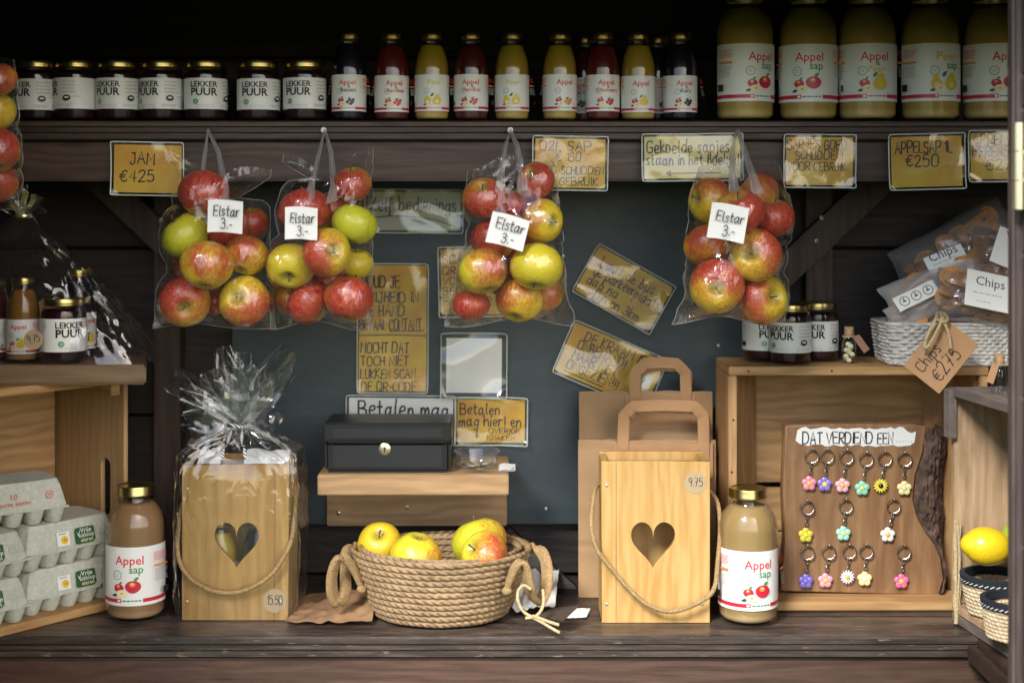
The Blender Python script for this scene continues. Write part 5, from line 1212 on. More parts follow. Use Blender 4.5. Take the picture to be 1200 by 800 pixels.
# ================================================================ RIGHT BACK CRATE
dF = yd(716); xL = W(854, 0, dF).x; xR = W(1158, 0, dF).x; cw = xR - xL; ch = (ZE - (430 - HY) * dF / F) - ZC; cdp = .145
CR = thing('wooden_crate', 'large open pine crate standing on its side with the flower key rings inside', 'crate', ((xL + xR) / 2, dF, ZC + .0006))
cx = (xL + xR) / 2; tb = .013
def cbox(name, x0, x1, y0, y1, z0, z1, m): mb = MB(); mb.box(x0, x1, y0, y1, z0, z1); return mb.build(name, M[m], CR, bev=.0015)
cbox('bottom_board', -cw / 2, cw / 2, 0, cdp, 0, .014, 'crate'); cbox('top_board', -cw / 2, cw / 2, -.003, cdp, ch - tb, ch, 'crate')
for sx in (-1, 1):
    x = sx * (cw / 2 - .0065); cbox('side_board', x - .0063, x + .0063, .0005, cdp, .0145, ch - tb - .0005, 'cratez')
    mb = MB(); xs = sx * (cw / 2 - .0135); xi = sx * (cw / 2 - .066); z0, z1 = .0146, ch - tb - .0006
    P = [(xs, .012), (xs, cdp - .016), (xi, cdp - .016), (xi + sx * .006, cdp - .022)]
    mb.add([(p[0], p[1], z) for z in (z0, z1) for p in P], [(0, 1, 2, 3), (4, 7, 6, 5), (0, 4, 5, 1), (1, 5, 6, 2), (2, 6, 7, 3), (3, 7, 4, 0)]); mb.build('corner_post', M['cratez'], CR, bev=.001)
zg = ZE - (567 - HY) * (dF + cdp) / F - ZC
zz = [.0146, .085, zg - .0045, zg + .0045, .235, ch - tb - .0006]
for a_, b_ in ((.0146, .092), (.0945, zg - .0045), (zg + .0045, ch - tb - .0008)): cbox('back_board', -cw / 2 + .0135, cw / 2 - .0135, cdp - .0125, cdp, a_, b_, 'crate')
zT = ZC + .0006 + ch
mb = MB(); rnd = random.Random(8)
for x in (-cw / 2 + .0065, cw / 2 - .0065):
    for z in (.10, .19, .24, .33): mb.ball((x + rnd.uniform(-.002, .002), .0004, z * .9), .0018, .0006, .0018, 8)
for k in range(4): mb.ball((-cw / 2 + .03 + k * .13, -.0032, ch - tb / 2), .0018, .0006, .0018, 8)
mb.build('nails', M['ink'], CR)
# ---- slab with bark edge
dSl = 2.262
def SR(py): return 499 + (py - 499) * .93
def SL(px, py): v = W(px, SR(py), dSl); return (v.x, v.z)
slabt = thing('wood_slab', 'sawn wood slab with bark on its right edge and a white painted strip', 'display board', (W(1015, 0, dSl).x, dSl, ZC + .0152))
so_ = slabt.location
out = [(922, 499), (960, 497), (1010, 497), (1072, 498), (1083, 499), (1080, 530), (1071, 560), (1068, 590), (1073, 612), (1082, 630), (1093, 645), (1101, 665), (1104, 690), (1099, 709), (1040, 708), (980, 706), (916, 704), (921, 640), (919, 580)]
P = [(SL(*p)[0] - so_.x, SL(*p)[1] - so_.z) for p in out]
zmin = min(p[1] for p in P); 
me = curve_mesh([P], .024, .002); me.materials.clear(); me.materials.append(M['slab']); slab_b = obj('slab_face', me, slabt, (0, .012, -zmin + .0002))
zo = -zmin
bark = [(1083, 499), (1100, 498), (1112, 506), (1113, 530), (1108, 560), (1107, 590), (1110, 612), (1108, 640), (1110, 665), (1113, 690), (1108, 711), (1100, 709)]
inner = [(1083, 499), (1081, 530), (1072, 560), (1069, 590), (1074, 612), (1083, 630), (1094, 645), (1102, 665), (1105, 690), (1100, 709)]
mb = MB()
def lerpl(L, f): f *= len(L) - 1; i = min(int(f), len(L) - 2); g_ = f - i; return (L[i][0] * (1 - g_) + L[i + 1][0] * g_, L[i][1] * (1 - g_) + L[i + 1][1] * g_)
ol = bark[1:]
def bk(u, v):
    a_ = lerpl(inner, v); b_ = lerpl(ol, v); px = a_[0] + (b_[0] - a_[0]) * u; py = a_[1] + (b_[1] - a_[1]) * u; x, z = SL(px, py)
    r = 1 - 2 * abs(mnoise.noise((px * .11, py * .035, 2))); r2 = mnoise.noise((px * .4, py * .16, 5))
    y = -.004 - .008 * math.sin(math.pi * min(1, u * .9 + .1)) * (.4 + .8 * r) - .004 * r2 * min(1, u * 3) + .022 * u ** 3
    return (x - so_.x, y, z - so_.z + zo)
mb.grid(bk, 40, 160)
def bk2(u, v): x, y, z = bk(1, v); return (x + .002 * math.sin(u * 3.1), y + (.024 - y) * u, z)
mb.grid(bk2, 3, 90); mb.build('bark', M['bark'], slabt, smooth=60)
mb = MB(); rnd = random.Random(4); top, bot = [], []
for k in range(29):
    f = k / 28; px = 934 + f * 139; top.append((px, 500 + rnd.uniform(-1.8, 2.0) + 1.5 * (f > .9) * 3 + (4 if k == 0 else 0))); bot.append((px - 2, 521 + rnd.uniform(-1.5, 2.2) + 2 * f - (4 if k in (0, 28) else 0)))
v_ = []
for p in top + bot[::-1]: x, z = SL(*p); v_.append((x - so_.x, z - so_.z + zo))
n = len(top); mb.add([(p[0], -.0026, p[1]) for p in v_], [(i, i + 1, 2 * n - 2 - i, 2 * n - 1 - i) for i in range(n - 1)])
x, z = SL(940, 519.5); hand(mb, 'DAT VERDIEND EEN', x - so_.x, z - so_.z + zo, 13.0 * S(dSl), -.0029, 1, w=.0021, fit=106 * S(dSl), sp=.2)
for k in range(6): x, z = SL(1051 + k * 3.4, 517); mb.ball((x - so_.x, -.0029, z - so_.z + zo), .0007, .0003, .0007, 6, 1)
mb.build('painted_strip', [M['white'], M['marker']], slabt, smooth=0)
# ---- key rings: one source of each flower shape, then copies
def key_ring(ring, flower, kind, pc, cc, label):
    d = dSl - .007; a_ = W(ring[0], SR(ring[1]), d); b_ = W(flower[0], SR(flower[1]), d); s_ = S(d); root = Vector((a_.x, d, a_.z + 8.3 * s_ + zoff))
    t = thing('key_ring', label, 'key ring', root, None, 'flower key rings on the wood slab'); o_ = root
    A = Vector((0, 0, -8.3 * s_)); Bv = Vector((b_.x - a_.x, -.002, b_.z - a_.z - 8.3 * s_))
    mb = MB(); mb.tube([A + Vector((8.0 * s_ * math.cos(q), .0016 * math.sin(q * 2) , 8.0 * s_ * math.sin(q))) for q in [2 * math.pi * k / 40 for k in range(40)]], .00085, 7, closed=True)
    mb.tube([A + Vector((8.0 * s_ * math.cos(q), -.0018 + .001 * math.sin(q * 2), 8.0 * s_ * math.sin(q))) for q in [2 * math.pi * k / 40 for k in range(40)]], .0008, 7, closed=True)
    mb.build('split_ring', M['steel'], t)
    st = A + Vector((0, 0, -8.3 * s_)); dirv = Bv - st; dirv = dirv * max(.1, (dirv.length - 7.5 * s_) / dirv.length); L = dirv.length; nl = max(3, int(L / .0052)); mb = MB(); dn = dirv.normalized(); sd = dn.cross(Vector((0, 1, 0))).normalized()
    for k in range(nl):
        c = st + dirv * ((k + .5) / nl); e = Vector((0, 1, 0)) if k % 2 else sd
        if k % 2: e = (Vector((0, 1, 0)) * .6 + sd * .5).normalized()
        mb.tube([c + dn * (L / nl * .68 * math.cos(q)) + e * (.0020 * math.sin(q)) for q in [2 * math.pi * j / 12 for j in range(12)]], .00075, 5, closed=True)
    mb.build('chain', M['steel'], t)
    mb = MB(); R = 8.6 * s_
    if kind == 'petal':
        for k in range(5):
            q = math.pi / 2 + k * 2 * math.pi / 5; mb.ball((R * .58 * math.cos(q), 0, R * .58 * math.sin(q)), R * .46, .0024, R * .46, 16)
        mb.ball((0, 0, 0), R * .5, .0022, R * .5, 14); cr = R * .36
    else:
        for k in range(14):
            q = k * 2 * math.pi / 14; Mx = Matrix.Rotation(-q, 3, 'Y'); mb.ball((R * .6 * math.cos(q), .0004 * (k % 2), R * .6 * math.sin(q)), R * .42, .0024, R * .15, 10, 0, Mx)
        cr = R * .34
    fl = mb.build('flower', M['petal'], t, loc=Bv); fl.color = (*pc, 1)
    mb = MB(); mb.ball((0, -.0017, 0), cr, .0020, cr, 14); c_ = mb.build('flower_centre', M['petal'], fl); c_.color = (*cc, 1)
    return t
zoff = 0.0
PK, PU, LP, MI, YE, WH, CR_, HP, VI = (.80, .27, .38), (.26, .19, .60), (.83, .45, .52), (.30, .68, .50), (.80, .70, .08), (.82, .82, .78), (.82, .76, .32), (.80, .16, .34), (.19, .15, .58)
OR, BK = (.85, .48, .10), (.02, .015, .01)
KR = [((951, 537), (948, 571), 'petal', PK, OR, 'pink flower key ring at the left end of the top row'), ((969, 537), (966, 572), 'petal', PU, (.80, .70, .15), 'lilac flower key ring with yellow centre, second in the top row'),
 ((992, 538), (987, 573.5), 'petal', LP, OR, 'pale pink flower key ring with orange centre, third in the top row'), ((1015, 541), (1010, 577), 'petal', MI, (.6, .7, .2), 'mint green flower key ring in the top row'),
 ((1037, 540), (1032, 574), 'daisy', YE, BK, 'sunflower key ring with a black centre'), ((1060, 541), (1059.5, 577), 'petal', CR_, (.82, .6, .6), 'pale yellow flower key ring at the right end of the top row'),
 ((946, 602), (944, 636), 'petal', (.62, .55, .05), (.7, .6, .05), 'plain dark yellow flower key ring at the left of the middle row'), ((991, 600), (988, 634), 'petal', (.40, .74, .60), (.65, .72, .25), 'mint and white flower key ring in the middle row'),
 ((1047, 600), (1040, 635.5), 'petal', WH, OR, 'white flower key ring with orange centre at the right of the middle row'), ((946, 658.5), (944, 694), 'petal', VI, VI, 'violet blue flower key ring at the bottom left of the slab'),
 ((971, 658), (967, 693), 'petal', (.80, .36, .46), OR, 'pink flower key ring in the bottom row beside the violet one'), ((995, 657), (993, 689), 'daisy', (.74, .72, .82), OR, 'white lilac daisy key ring with narrow petals in the bottom row'),
 ((1015, 657), (1013, 691), 'petal', (.84, .76, .38), WH, 'cream yellow flower key ring touching the daisy in the bottom row'), ((1059, 658), (1056, 694), 'petal', HP, OR, 'hot pink flower key ring alone at the bottom right by the bark')]
nm = MB(); nm.tube([(0, -.009, .002), (0, -.003, 0), (0, .004, 0)], .0008, 6); nm.ball((0, -.009, .002), .0015, .0008, .0015, 8)
nail0 = None
for k_ in KR:
    t = key_ring(*k_); p = Vector(t.location) - so_
    if nail0 is None: nail0 = nm.build('nail', M['steel'], slabt); nl_ = nail0
    else: nl_ = nail0.copy(); COL.objects.link(nl_); nl_.parent = slabt
    nl_.location = (p.x, -.0045, p.z - .0005)
# ---- on top of the crate: jars, cork bottle, wicker basket
for px, d, yaw, lb in ((894, 2.300, 14, 'jam jar on the crate below the last apple bag, leftmost of three'), (926, 2.258, -34, 'jam jar on the crate, front one of three, handwriting side forward'), (958, 2.305, -28, 'jam jar on the crate, rightmost of three beside the cork bottle')):
    vessel('jar', JAR, 'jam_jar', lb, 'jam jar', (W(px, 0, d).x, d, zT + .0003), JAMC, PUUR, PUUR_Z, yaw, 'jam jars on the crate')
def cork_bottle(label, px, d, z, hsc, tagside, tagrot, tagm, fill=True):
    t = thing('cork_bottle', label, 'small bottle', (W(px, 0, d).x, d, z + .0004))
    mb = MB(); mb.lathe(sm([(0, .001), (.010, .001), (.0115, .004), (.0115, .030), (.010, .036), (.0072, .040), (.0072, .046), (.0085, .047), (.0085, .0495)], 1), 24); mb.build('glass', M['glass'], t)
    mb = MB(); mb.lathe([(0, .043), (.0066, .043), (.0076, .056), (.007, .058), (0, .058)], 16); mb.build('cork', M['cork'], t, bev=0)
    if fill:
        mb = MB(); rnd = random.Random(9)
        for k in range(9): mb.ball((rnd.uniform(-.005, .005), rnd.uniform(-.005, .005), .005 + k * .0032), .0045, .0045, .0042, 8)
        mb.build('sweets', M['candy'], t)
    mb = MB(); mb.tube([(.0095 * math.cos(q), .0095 * math.sin(q), .0425 + .001 * math.sin(3 * q)) for q in [2 * math.pi * k / 16 for k in range(16)]], .0012, 5, closed=True); mb.build('twine', M['rope2'], t)
    mb = MB(); mb.add([(-.0055, 0, .002), (0, 0, .004), (.0055, 0, .002), (.0055, -.002, -.026), (-.0055, -.002, -.026)], [(0, 1, 2, 3, 4)])
    mb.add([(-.0055, .0006, .002), (0, .0006, .004), (.0055, .0006, .002), (.0055, -.0014, -.026), (-.0055, -.0014, -.026)], [(4, 3, 2, 1, 0)])
    mb.build('tag', M[tagm], t, loc=(tagside * .010, -.0125, .042), rot=(0, R_(tagrot), 0), smooth=0)
    return t
M['tagbrown'] = pbr('red_brown_tag', (.30, .16, .10), .8)
cork_bottle('tiny corked bottle of pale sweets with a brown tag, between jars and wicker basket', 995, 2.26, zT, 1, 1, -35, 'tagbrown')
# wicker basket
wx0, wx1 = W(1043, 0, 2.20).x, W(1215, 0, 2.20).x
WB = thing('wicker_basket', 'greyish white wicker basket full of clear bags of apple crisps, on the crate', 'basket', ((wx0 + wx1) / 2, 2.275, zT + .0004)); wc = WB.location
hw_, hd_, hh_ = (wx1 - wx0) / 2, .062, .068
mb = MB(); nst = 64; nrow = 12
def wk(u, v):
    a_ = u * 2 * math.pi; c, s_ = math.cos(a_), math.sin(a_); e = 2 / 5; f = .93 + .07 * v
    x = hw_ * f * math.copysign(abs(c) ** e, c); y = hd_ * f * math.copysign(abs(s_) ** e, s_); row = v * nrow; ph = row - math.floor(row); ri = int(row)
    b = math.sqrt(max(0, 1 - (2 * ph - 1) ** 2)); per = (x + y * 1.3) / .0062
    r = .0050 * b * (.15 + .85 * (.5 + .5 * math.sin(per * math.pi + math.pi * (ri % 2)))) + .0012 * mnoise.noise((x * 90, y * 90, ri * 2.3)); z = hh_ * v
    if v > .9 or v < .10: r = .0045 * math.sqrt(max(0, 1 - ((v - (.95 if v > .5 else .05)) / .05) ** 2)) * (.75 + .25 * math.sin(per * 2 + v * 60))
    n = Vector((c, s_, 0)); return (x + n.x * r, y + n.y * r - (.0 if s_ > 0 else 0), z)
mb.grid(wk, 620, 100, 0, cu=True)
mb.grid(lambda u, v: tuple(Vector(wk(u, 1 - v)) * 1.0 - Vector((math.cos(u * 6.2832) * .006, math.sin(u * 6.2832) * .006, 0))), 90, 8, 0, cu=True)
mb.box(-hw_ * .9, hw_ * .9, -hd_ * .88, hd_ * .88, .003, .006); mb.build('basket_body', M['wicker'], WB, smooth=70)
def crisp_bag(label, px, py, d, w, h, rz, tilt, yaw, seed, texts, chips, lab=None, mat='bagwhite'):
    c = W(px, py, d); s_ = S(d); w *= s_; h *= s_
    t = thing('crisps_bag', label, 'bag of crisps', c, (R_(tilt), R_(rz), R_(yaw)), 'bags of apple crisps in the wicker basket')
    mb = MB(); T = min(w, h) * .38
    for sd in (-1, 1):
        def fn(u, v, sd=sd):
            e = (1 - abs(2 * u - 1) ** 2.6) * (1 - abs(2 * v - 1) ** 3.2); q = 1 - 2 * abs(mnoise.noise((u * 4 + seed, v * 4, seed + sd))); q2 = mnoise.noise((u * 9, v * 9, seed + sd * 2))
            return ((u - .5) * w * (1 + .03 * math.sin(v * 9 + seed)), sd * (T * e ** .6 + .009 * q * e + .004 * q2 * e), (v - .5) * h * (1 + .02 * math.sin(u * 11)))
        mb.grid(fn, 34, 34)
    mb.build('film', M[mat], t, smooth=60)
    mb = MB(); rnd = random.Random(seed)
    for k in range(chips):
        x, z = rnd.uniform(-.38, .38) * w, rnd.uniform(-.40, .30) * h; y = rnd.uniform(-.75, .1) * T * (1 - (2.2 * abs(x) / w) ** 2 * .6); r = rnd.uniform(.014, .024)
        Mx = Matrix.Rotation(rnd.uniform(0, 6), 3, 'X') @ Matrix.Rotation(rnd.uniform(0, 6), 3, 'Z')
        mb.grid(lambda u, v, x=x, y=y, z=z, r=r, Mx=Mx: Vector((x, y, z)) + Mx @ Vector((r * (.2 + .8 * v) * math.cos(u * 6.283), r * (.2 + .8 * v) * math.sin(u * 6.283), .005 * math.sin(u * 12.566) * v)), 12, 3, 0, cu=True)
    mb.build('crisps', M['chip'], t)
    if lab:
        lx, lz, lw, lh, rot_, txt, m_ = lab; L = Lab(); L.rect(0, 0, lw * s_, lh * s_, 'label')
        if m_ == 'red':
            L.poly([(-lw / 2 * s_ * .5, lh / 2 * s_ * .9), (lw / 2 * s_ * .9, lh / 2 * s_ * .9), (lw / 2 * s_ * .9, -lh / 2 * s_ * .8)], 'red')
            for q in range(4): L.rect(lw * s_ * .22, lh * s_ * (.28 - q * .12), lw * s_ * .3, .0008, 'ink')
        elif txt == 'ico':
            for q in (-1, 0, 1): L.ring(q * 15 * s_, 0, 6 * s_, .0012, 'ink'); L.rect(q * 15 * s_, 0, 5 * s_, 1.2 * s_, 'ink'); L.rect(q * 15 * s_, .002, 1.4 * s_, 5 * s_, 'ink')
        elif txt:
            L.text(txt, 0, lh * s_ * .12, 15 * s_, 'purple', .004); L.scribble(0, -lh * s_ * .10, lw * s_ * .7, .0, 'green', 1, .001, 3); L.scribble(-lw * s_ * .1, -lh * s_ * .32, lw * s_ * .35, 0, 'greyp', 1, .0012, 5)
        o_ = obj('label', L.mesh('label'), t, (lx * s_, -T - .0125, lz * s_), (R_(-4), R_(rot_), 0))
    return t
M['cello2'] = film('crisp_bag_film', (.96, .96, .96), .11, .5, .10, .22, .4, 45, 2.0)
crisp_bag('upper clear bag of apple crisps leaning back at the top of the wicker basket', 1128, 303, 2.32, 150, 92, -28, -14, 0, 3, (), 46, (-28, 6, 46, 20, 6, 'Chips', ''), 'cello2')
crisp_bag('pale bag of crisps with round black marks, at the left of the wicker basket', 1108, 338, 2.275, 142, 60, -22, -22, 0, 5, (), 14, (-42, -2, 52, 18, -4, 'ico', ''))
crisp_bag('clear bag of apple crisps with a red printed corner in the wicker basket', 1172, 318, 2.265, 80, 95, 12, -10, 0, 8, (), 30, (-8, 20, 34, 44, 10, '', 'red'), 'cello2')
crisp_bag('front bag of apple crisps with a large white label on the wicker basket rim', 1146, 350, 2.225, 96, 62, 8, -16, 0, 13, (), 30, (2, 2, 56, 44, 4, 'Chips', ''), 'cello2')
crisp_bag('small crumpled bluish bag of crisps at the far left of the wicker basket', 1075, 362, 2.27, 74, 30, -24, -10, 0, 17, (), 4)
# kraft price tag hanging from the basket rim by a jute cord
dT = 2.165
t = thing('price_tag', 'large kraft price tag with 275 hanging diagonally on jute cord from the wicker basket', 'price tag', W(1103, 416, dT), (R_(-6), R_(-51), 0))
s_ = S(dT); mb = MB(); hw, hh = 37 * s_, 26 * s_
mb.box(-hw, hw, 0, .0011, -hh, hh)
hand(mb, 'Chips', -hw * .80, hh * .15, 13 * s_, -.0003, 1, w=.0017, fit=hw * .95); hand(mb, '\u20ac275', -hw * .70, -hh * .72, 15 * s_, -.0003, 1, w=.0018, fit=hw * 1.1)
mb.build('card', [M['kraft2'], M['marker']], t, smooth=0)
tl = Vector(t.location); rm = Matrix.Rotation(R_(-6), 3, 'X').to_4x4()
cd = MB(); inv = (Matrix.Translation(tl) @ t.rotation_euler.to_matrix().to_4x4()).inverted()
for P in ([(1098, 366, 2.20), (1098, 372, 2.155), (1090, 386, 2.153), (1083, 402, 2.152), (1085, 410, 2.150), (1094, 396, 2.150), (1102, 380, 2.150), (1104, 372, 2.152)], [(1102, 366, 2.20), (1106, 376, 2.152), (1112, 390, 2.150), (1114, 408, 2.150)], [(1098, 374, 2.152), (1106, 378, 2.150), (1112, 374, 2.153), (1106, 367, 2.20)]):
    cd.tube(smoothpath([inv @ W(*p) for p in P]), .0026, 7)
cd.build('cord', M['rope2'], t)

# ================================================================ LEFT SIDE CRATE WITH EGGS
e = Vector((.65, .76, 0)); nrm = Vector((.76, -.65, 0)); Fp = Vector((-.607, 2.25, ZC + .0006))
angL = math.atan2(e.y, e.x)
LC = thing('wooden_crate', 'wooden crate on its side at the left, holding grey egg cartons, slot handle', 'crate', Fp, (0, 0, angL))
# local x = along the opening (towards the far end is +x), local -y = towards the customer
hL = ZE - (440 - HY) * 2.25 / F - ZC; dL = .20
def lb(name, x0, x1, y0, y1, z0, z1, m, par=LC): mb = MB(); mb.box(x0, x1, y0, y1, z0, z1); return mb.build(name, M[m], par, bev=.0015)
lb('bottom_board', -.36, 0, 0, dL, 0, .013, 'crate'); lb('top_board', -.36, 0, 0, dL, hL - .012, hL, 'crate')
lb('back_board', -.26, -.0135, dL - .012, dL - .0003, .0135, .125, 'crate'); lb('back_board', -.26, -.0135, dL - .012, dL - .0003, .130, hL - .0125, 'crate')
slot = [(.050 + .0135 * math.cos(q), (.145 if math.sin(q) < 0 else .215) + .0135 * math.sin(q)) for q in [2 * math.pi * k / 24 for k in range(24)]]
me = curve_mesh([[(.0005, .0135), (dL - .0005, .0135), (dL - .0005, hL - .0125), (.0005, hL - .0125)], slot], .0065, .0006); me.materials.clear(); me.materials.append(M['ply'])
obj('end_panel', me, LC, (-.0045, 0, 0), (0, 0, R_(90)))
lb('top_rail', -.030, -.0135, .002, dL - .014, hL - .030, hL - .0128, 'crate')
# tray board on top of the crate carrying the hamper
TB = thing('tray_board', 'thick rough board lying on the left crate under the wrapped hamper', 'board', (-.607, 2.20, ZC + hL + .0012))
za = ZC + hL + .0012
xr = W(172, 0, 2.13).x; mb = MB(); xs_ = [(-.897, 2.125), (xr, 2.125), (W(172, 0, 2.35).x, 2.35), (-.897, 2.35)]
mb.add([(x + .607, y - 2.20, z) for z in (0, .0295) for x, y in xs_], [(3, 2, 1, 0), (4, 5, 6, 7), (0, 1, 5, 4), (1, 2, 6, 5), (2, 3, 7, 6), (3, 0, 4, 7)]); mb.build('tray_board_top', M['tray'], TB, bev=.003); zTB = za + .0295
# egg cartons
def carton(label, loc, rz, printed=True, tilt=0, first=[None]):
    t = thing('egg_carton', label, 'egg carton', loc, (0, R_(tilt), rz), 'egg cartons in the left crate')
    L_, Wd, hb, hl = .158, .104, .024, .043
    def base(u, v):
        x = (u - .5) * L_; y = (v - .5) * Wd; return x, y
    mb = MB(); nx, ny = 5, 2; px = L_ / nx; py = Wd / ny
    for i in range(nx):
        for j in range(ny):
            cx_, cy_ = (i - nx / 2 + .5) * px, (j - ny / 2 + .5) * py
            def cup(u, v, cx_=cx_, cy_=cy_):
                q = u * 6.2832; c, s_ = math.cos(q), math.sin(q); ee = .5 + .45 * v
                r = (.70 + .30 * v ** .8); a_ = math.copysign(abs(c) ** (1 - .45 * v), c); b_ = math.copysign(abs(s_) ** (1 - .45 * v), s_)
                return (cx_ + a_ * px * .5 * r, cy_ + b_ * py * .5 * r, .0005 + hb * (v ** 1.15))
            mb.grid(cup, 28, 8, 0, cu=True); k = len(mb.v); mb.add([(cx_ + px * .30 * math.cos(q), cy_ + py * .30 * math.sin(q), .0006) for q in [6.2832 * z_ / 20 for z_ in range(20)]], [tuple(range(20))[::-1]])
    mb.box(-L_ / 2 - .001, L_ / 2 + .001, -Wd / 2 - .001, Wd / 2 + .001, hb - .0005, hb + .002); mb.build('tray', M['carton'], t, smooth=50)
    mb = MB()
    def lidf(u, v):
        q = u * 6.2832; c, s_ = math.cos(q), math.sin(q); sq = .22
        f = [1.015, 1.012, .93, .885, .86, .5, 0][int(round(v * 6))]; z_ = hb + [.0022, .005, hl * .72, hl * .94, hl, hl * 1.0, hl * 1.0][int(round(v * 6))]
        bulge = 1 + .012 * math.cos(5 * q * 2) * (f > .9)
        return (L_ / 2 * (f if f > .6 else f) * math.copysign(abs(c) ** sq, c) * bulge, Wd / 2 * (f - .04 * (f < 1)) * math.copysign(abs(s_) ** sq, s_) if f > 0 else 0, z_)
    mb.grid(lidf, 96, 6, 0, cu=True); ld = mb.build('lid', M['carton'], t, smooth=45)
    # printed side: local -y face, slightly sloping
    sl = math.atan2(Wd / 2 * (1.012 - .89), hl * .67); L = Lab()
    if printed:
        L.rect(.012, 0, .128, .0205, 'label') if False else None
        L.rect(-.018, 0, .022, .021, 'label'); L.poly(ell(.0065, .0062, -.016, -.002), 'yellow'); L.poly(ell(.003, .0028, -.015, -.002), 'orangep'); L.scribble(-.018, .0075, .014, 0, 'dgreen', 1, .0013, 3)
        x = .020; q0 = len(L.v); L.poly([(x - .0145, -.0085), (x - .013, -.0105), (x + .011, -.0105), (x + .0145, -.007), (x + .0135, .0095), (x + .012, .0105), (x - .012, .0105), (x - .0145, .008)], 'dgreen')
        L.text('Vrije', x + .0015, .0035, .0085, 'label', .01); L.text('uitloop', x + .0018, -.0025, .0078, 'label', .01); L.text('eieren', x + .002, -.0085, .0072, 'cream', .01)
        L.poly([(x - .012, .006), (x - .0095, .002), (x - .006, .009), (x - .008, .003), (x - .0095, -.001)], 'label')
        for q in range(q0, len(L.v)): a_, b_, c_ = L.v[q]; L.v[q] = (x + (a_ - x) * 1.22, b_ * 1.18, c_)
        L.ring(.053, .002, .0075, .0008, 'greyp'); L.text('2x5', .053, .0005, .006, 'greyp'); L.ring(.056, -.005, .004, .0006, 'greyp')
    else:
        L.text('10', -.004, .002, .012, 'pinkred'); L.text('verse eieren', -.002, -.007, .0095, 'pinkred'); L.ring(.050, .004, .006, .001, 'pinkred'); L.text('M', .050, .0015, .007, 'pinkred')
    o_ = obj('print', L.mesh('print'), ld, (0, -Wd / 2 * .955 - .0028, hb + hl * .42), (-sl, 0, 0))
    return t
cl = .060 + .0005; zE = ZC + .0006 + .0135
def LP(a_, b_): v = Fp + e * a_ - nrm * b_; return v.x, v.y
def at(a_, b_, z): x, y = LP(a_, b_); return (x, y, z)
cH = .0675
carton('bottom egg carton of the right stack, green badge and yellow spot', at(-.090, .062, zE), angL)
carton('upper egg carton of the right stack, green badge, directly on another badge carton', at(-.094, .060, zE + cH), angL + .02)
carton('bottom egg carton at the left edge of the picture, mostly cut off', at(-.250, .052, zE), angL - .05)
carton('second egg carton at the left edge of the picture, below the tilted one', at(-.253, .050, zE + cH), angL + .03)
carton('topmost egg carton with faded red print, lying across the two stacks', at(-.172, .070, zE + cH * 2), angL - .20, False)
# ---- hamper in cellophane on the tray board
HM = thing('gift_hamper', 'gift hamper of jars in clear cellophane tied at the top, round price disc', 'hamper', (W(40, 0, 2.19).x, 2.19, zTB + .0004)); hc = HM.location
mb = MB()
apx = W(27, 250, 2.19) - hc; xl = W(-80, 0, 2.16).x - hc.x; xr = W(171, 0, 2.16).x - hc.x
def tent(u, v):
    q = u * 6.2832; c, s_ = math.cos(q), math.sin(q); ee = .42
    bx_ = (xl + xr) / 2 + (xr - xl) / 2 * math.copysign(abs(c) ** ee, c); by_ = .062 * math.copysign(abs(s_) ** ee, s_)
    k = (1 - v) ** (1.02 if c > 0 else .75); bulge = .020 * math.sin(math.pi * v) * (1 if c < .2 else .3)
    n = 1 - 2 * abs(mnoise.noise((c * 3, s_ * 3, v * 4 + 2))); n2 = 1 - 2 * abs(mnoise.noise((c * 7, s_ * 7 + 3, v * 9)))
    cr = (.006 * n + .0035 * n2) * (.3 + math.sin(math.pi * min(1, v * 1.1)))
    return (apx.x + (bx_ - apx.x) * k + c * (.011 + bulge + cr), (by_ * (k * .85 + .15 * (1 - v))) + s_ * (.008 + bulge * .5 + cr), .0006 + (apx.z - .004) * v + cr * .4 * (v > .02))
mb.grid(tent, 120, 50, 0, cu=True)
for k, (ax, L_, wd) in enumerate(((-40, .045, .022), (-10, .05, .018), (25, .04, .022), (60, .035, .018))):
    a_ = R_(ax); dv = Vector((math.sin(a_), -.1, math.cos(a_))); sv = Vector((dv.z, 0, -dv.x)); o_ = apx + Vector((0, 0, -.006))
    mb.grid(lambda u, v, dv=dv, sv=sv, L_=L_, wd=wd, k=k, o_=o_: o_ + dv * (v * L_) + sv * ((u - .5) * 2 * wd * (.2 + .8 * v)) + Vector((0, -.008 * v * math.cos(u * 9 + k), 0)), 12, 8)
mb.build('cellophane', M['cello'], HM, smooth=60)
mb = MB(); mb.tube([apx + Vector((.010 * math.cos(q), .010 * math.sin(q), -.004)) for q in [2 * math.pi * k / 16 for k in range(16)]], .003, 6, closed=True)
for k, ax in enumerate((-30, 5, 35)):
    a_ = R_(ax); mb.grid(lambda u, v, a_=a_, k=k: apx + Vector((math.sin(a_) * .04 * v + (u - .5) * .008, -.012 - .012 * math.sin(v * 5 + k), math.cos(a_) * .036 * v)), 2, 12)
mb.build('ribbon', M['goldrib'], HM)
mb = MB(); r_ = 11.5 * S(2.1); mb.add([(p[0], 0, p[1]) for p in ell(r_, r_, n=28)], [tuple(range(28))]); hand(mb, '9.75', -r_ * .62, -r_ * .3, r_ * .75, -.0004, 1, w=.0011, fit=r_ * 1.25)
pd = W(39, 398, 2.09) - hc; mb.build('price_disc', [M['tan'], M['marker']], HM, loc=pd, rot=(0, R_(-12), 0), smooth=0)
mb = MB(); mb.grid(lambda u, v: (-.04 + .12 * u, .035 + .01 * math.sin(u * 6), .012 + .075 * v + .004 * mnoise.noise((u * 4, v * 4, 1))), 12, 10); mb.build('wrapped_pack', M['kraft2'], HM)
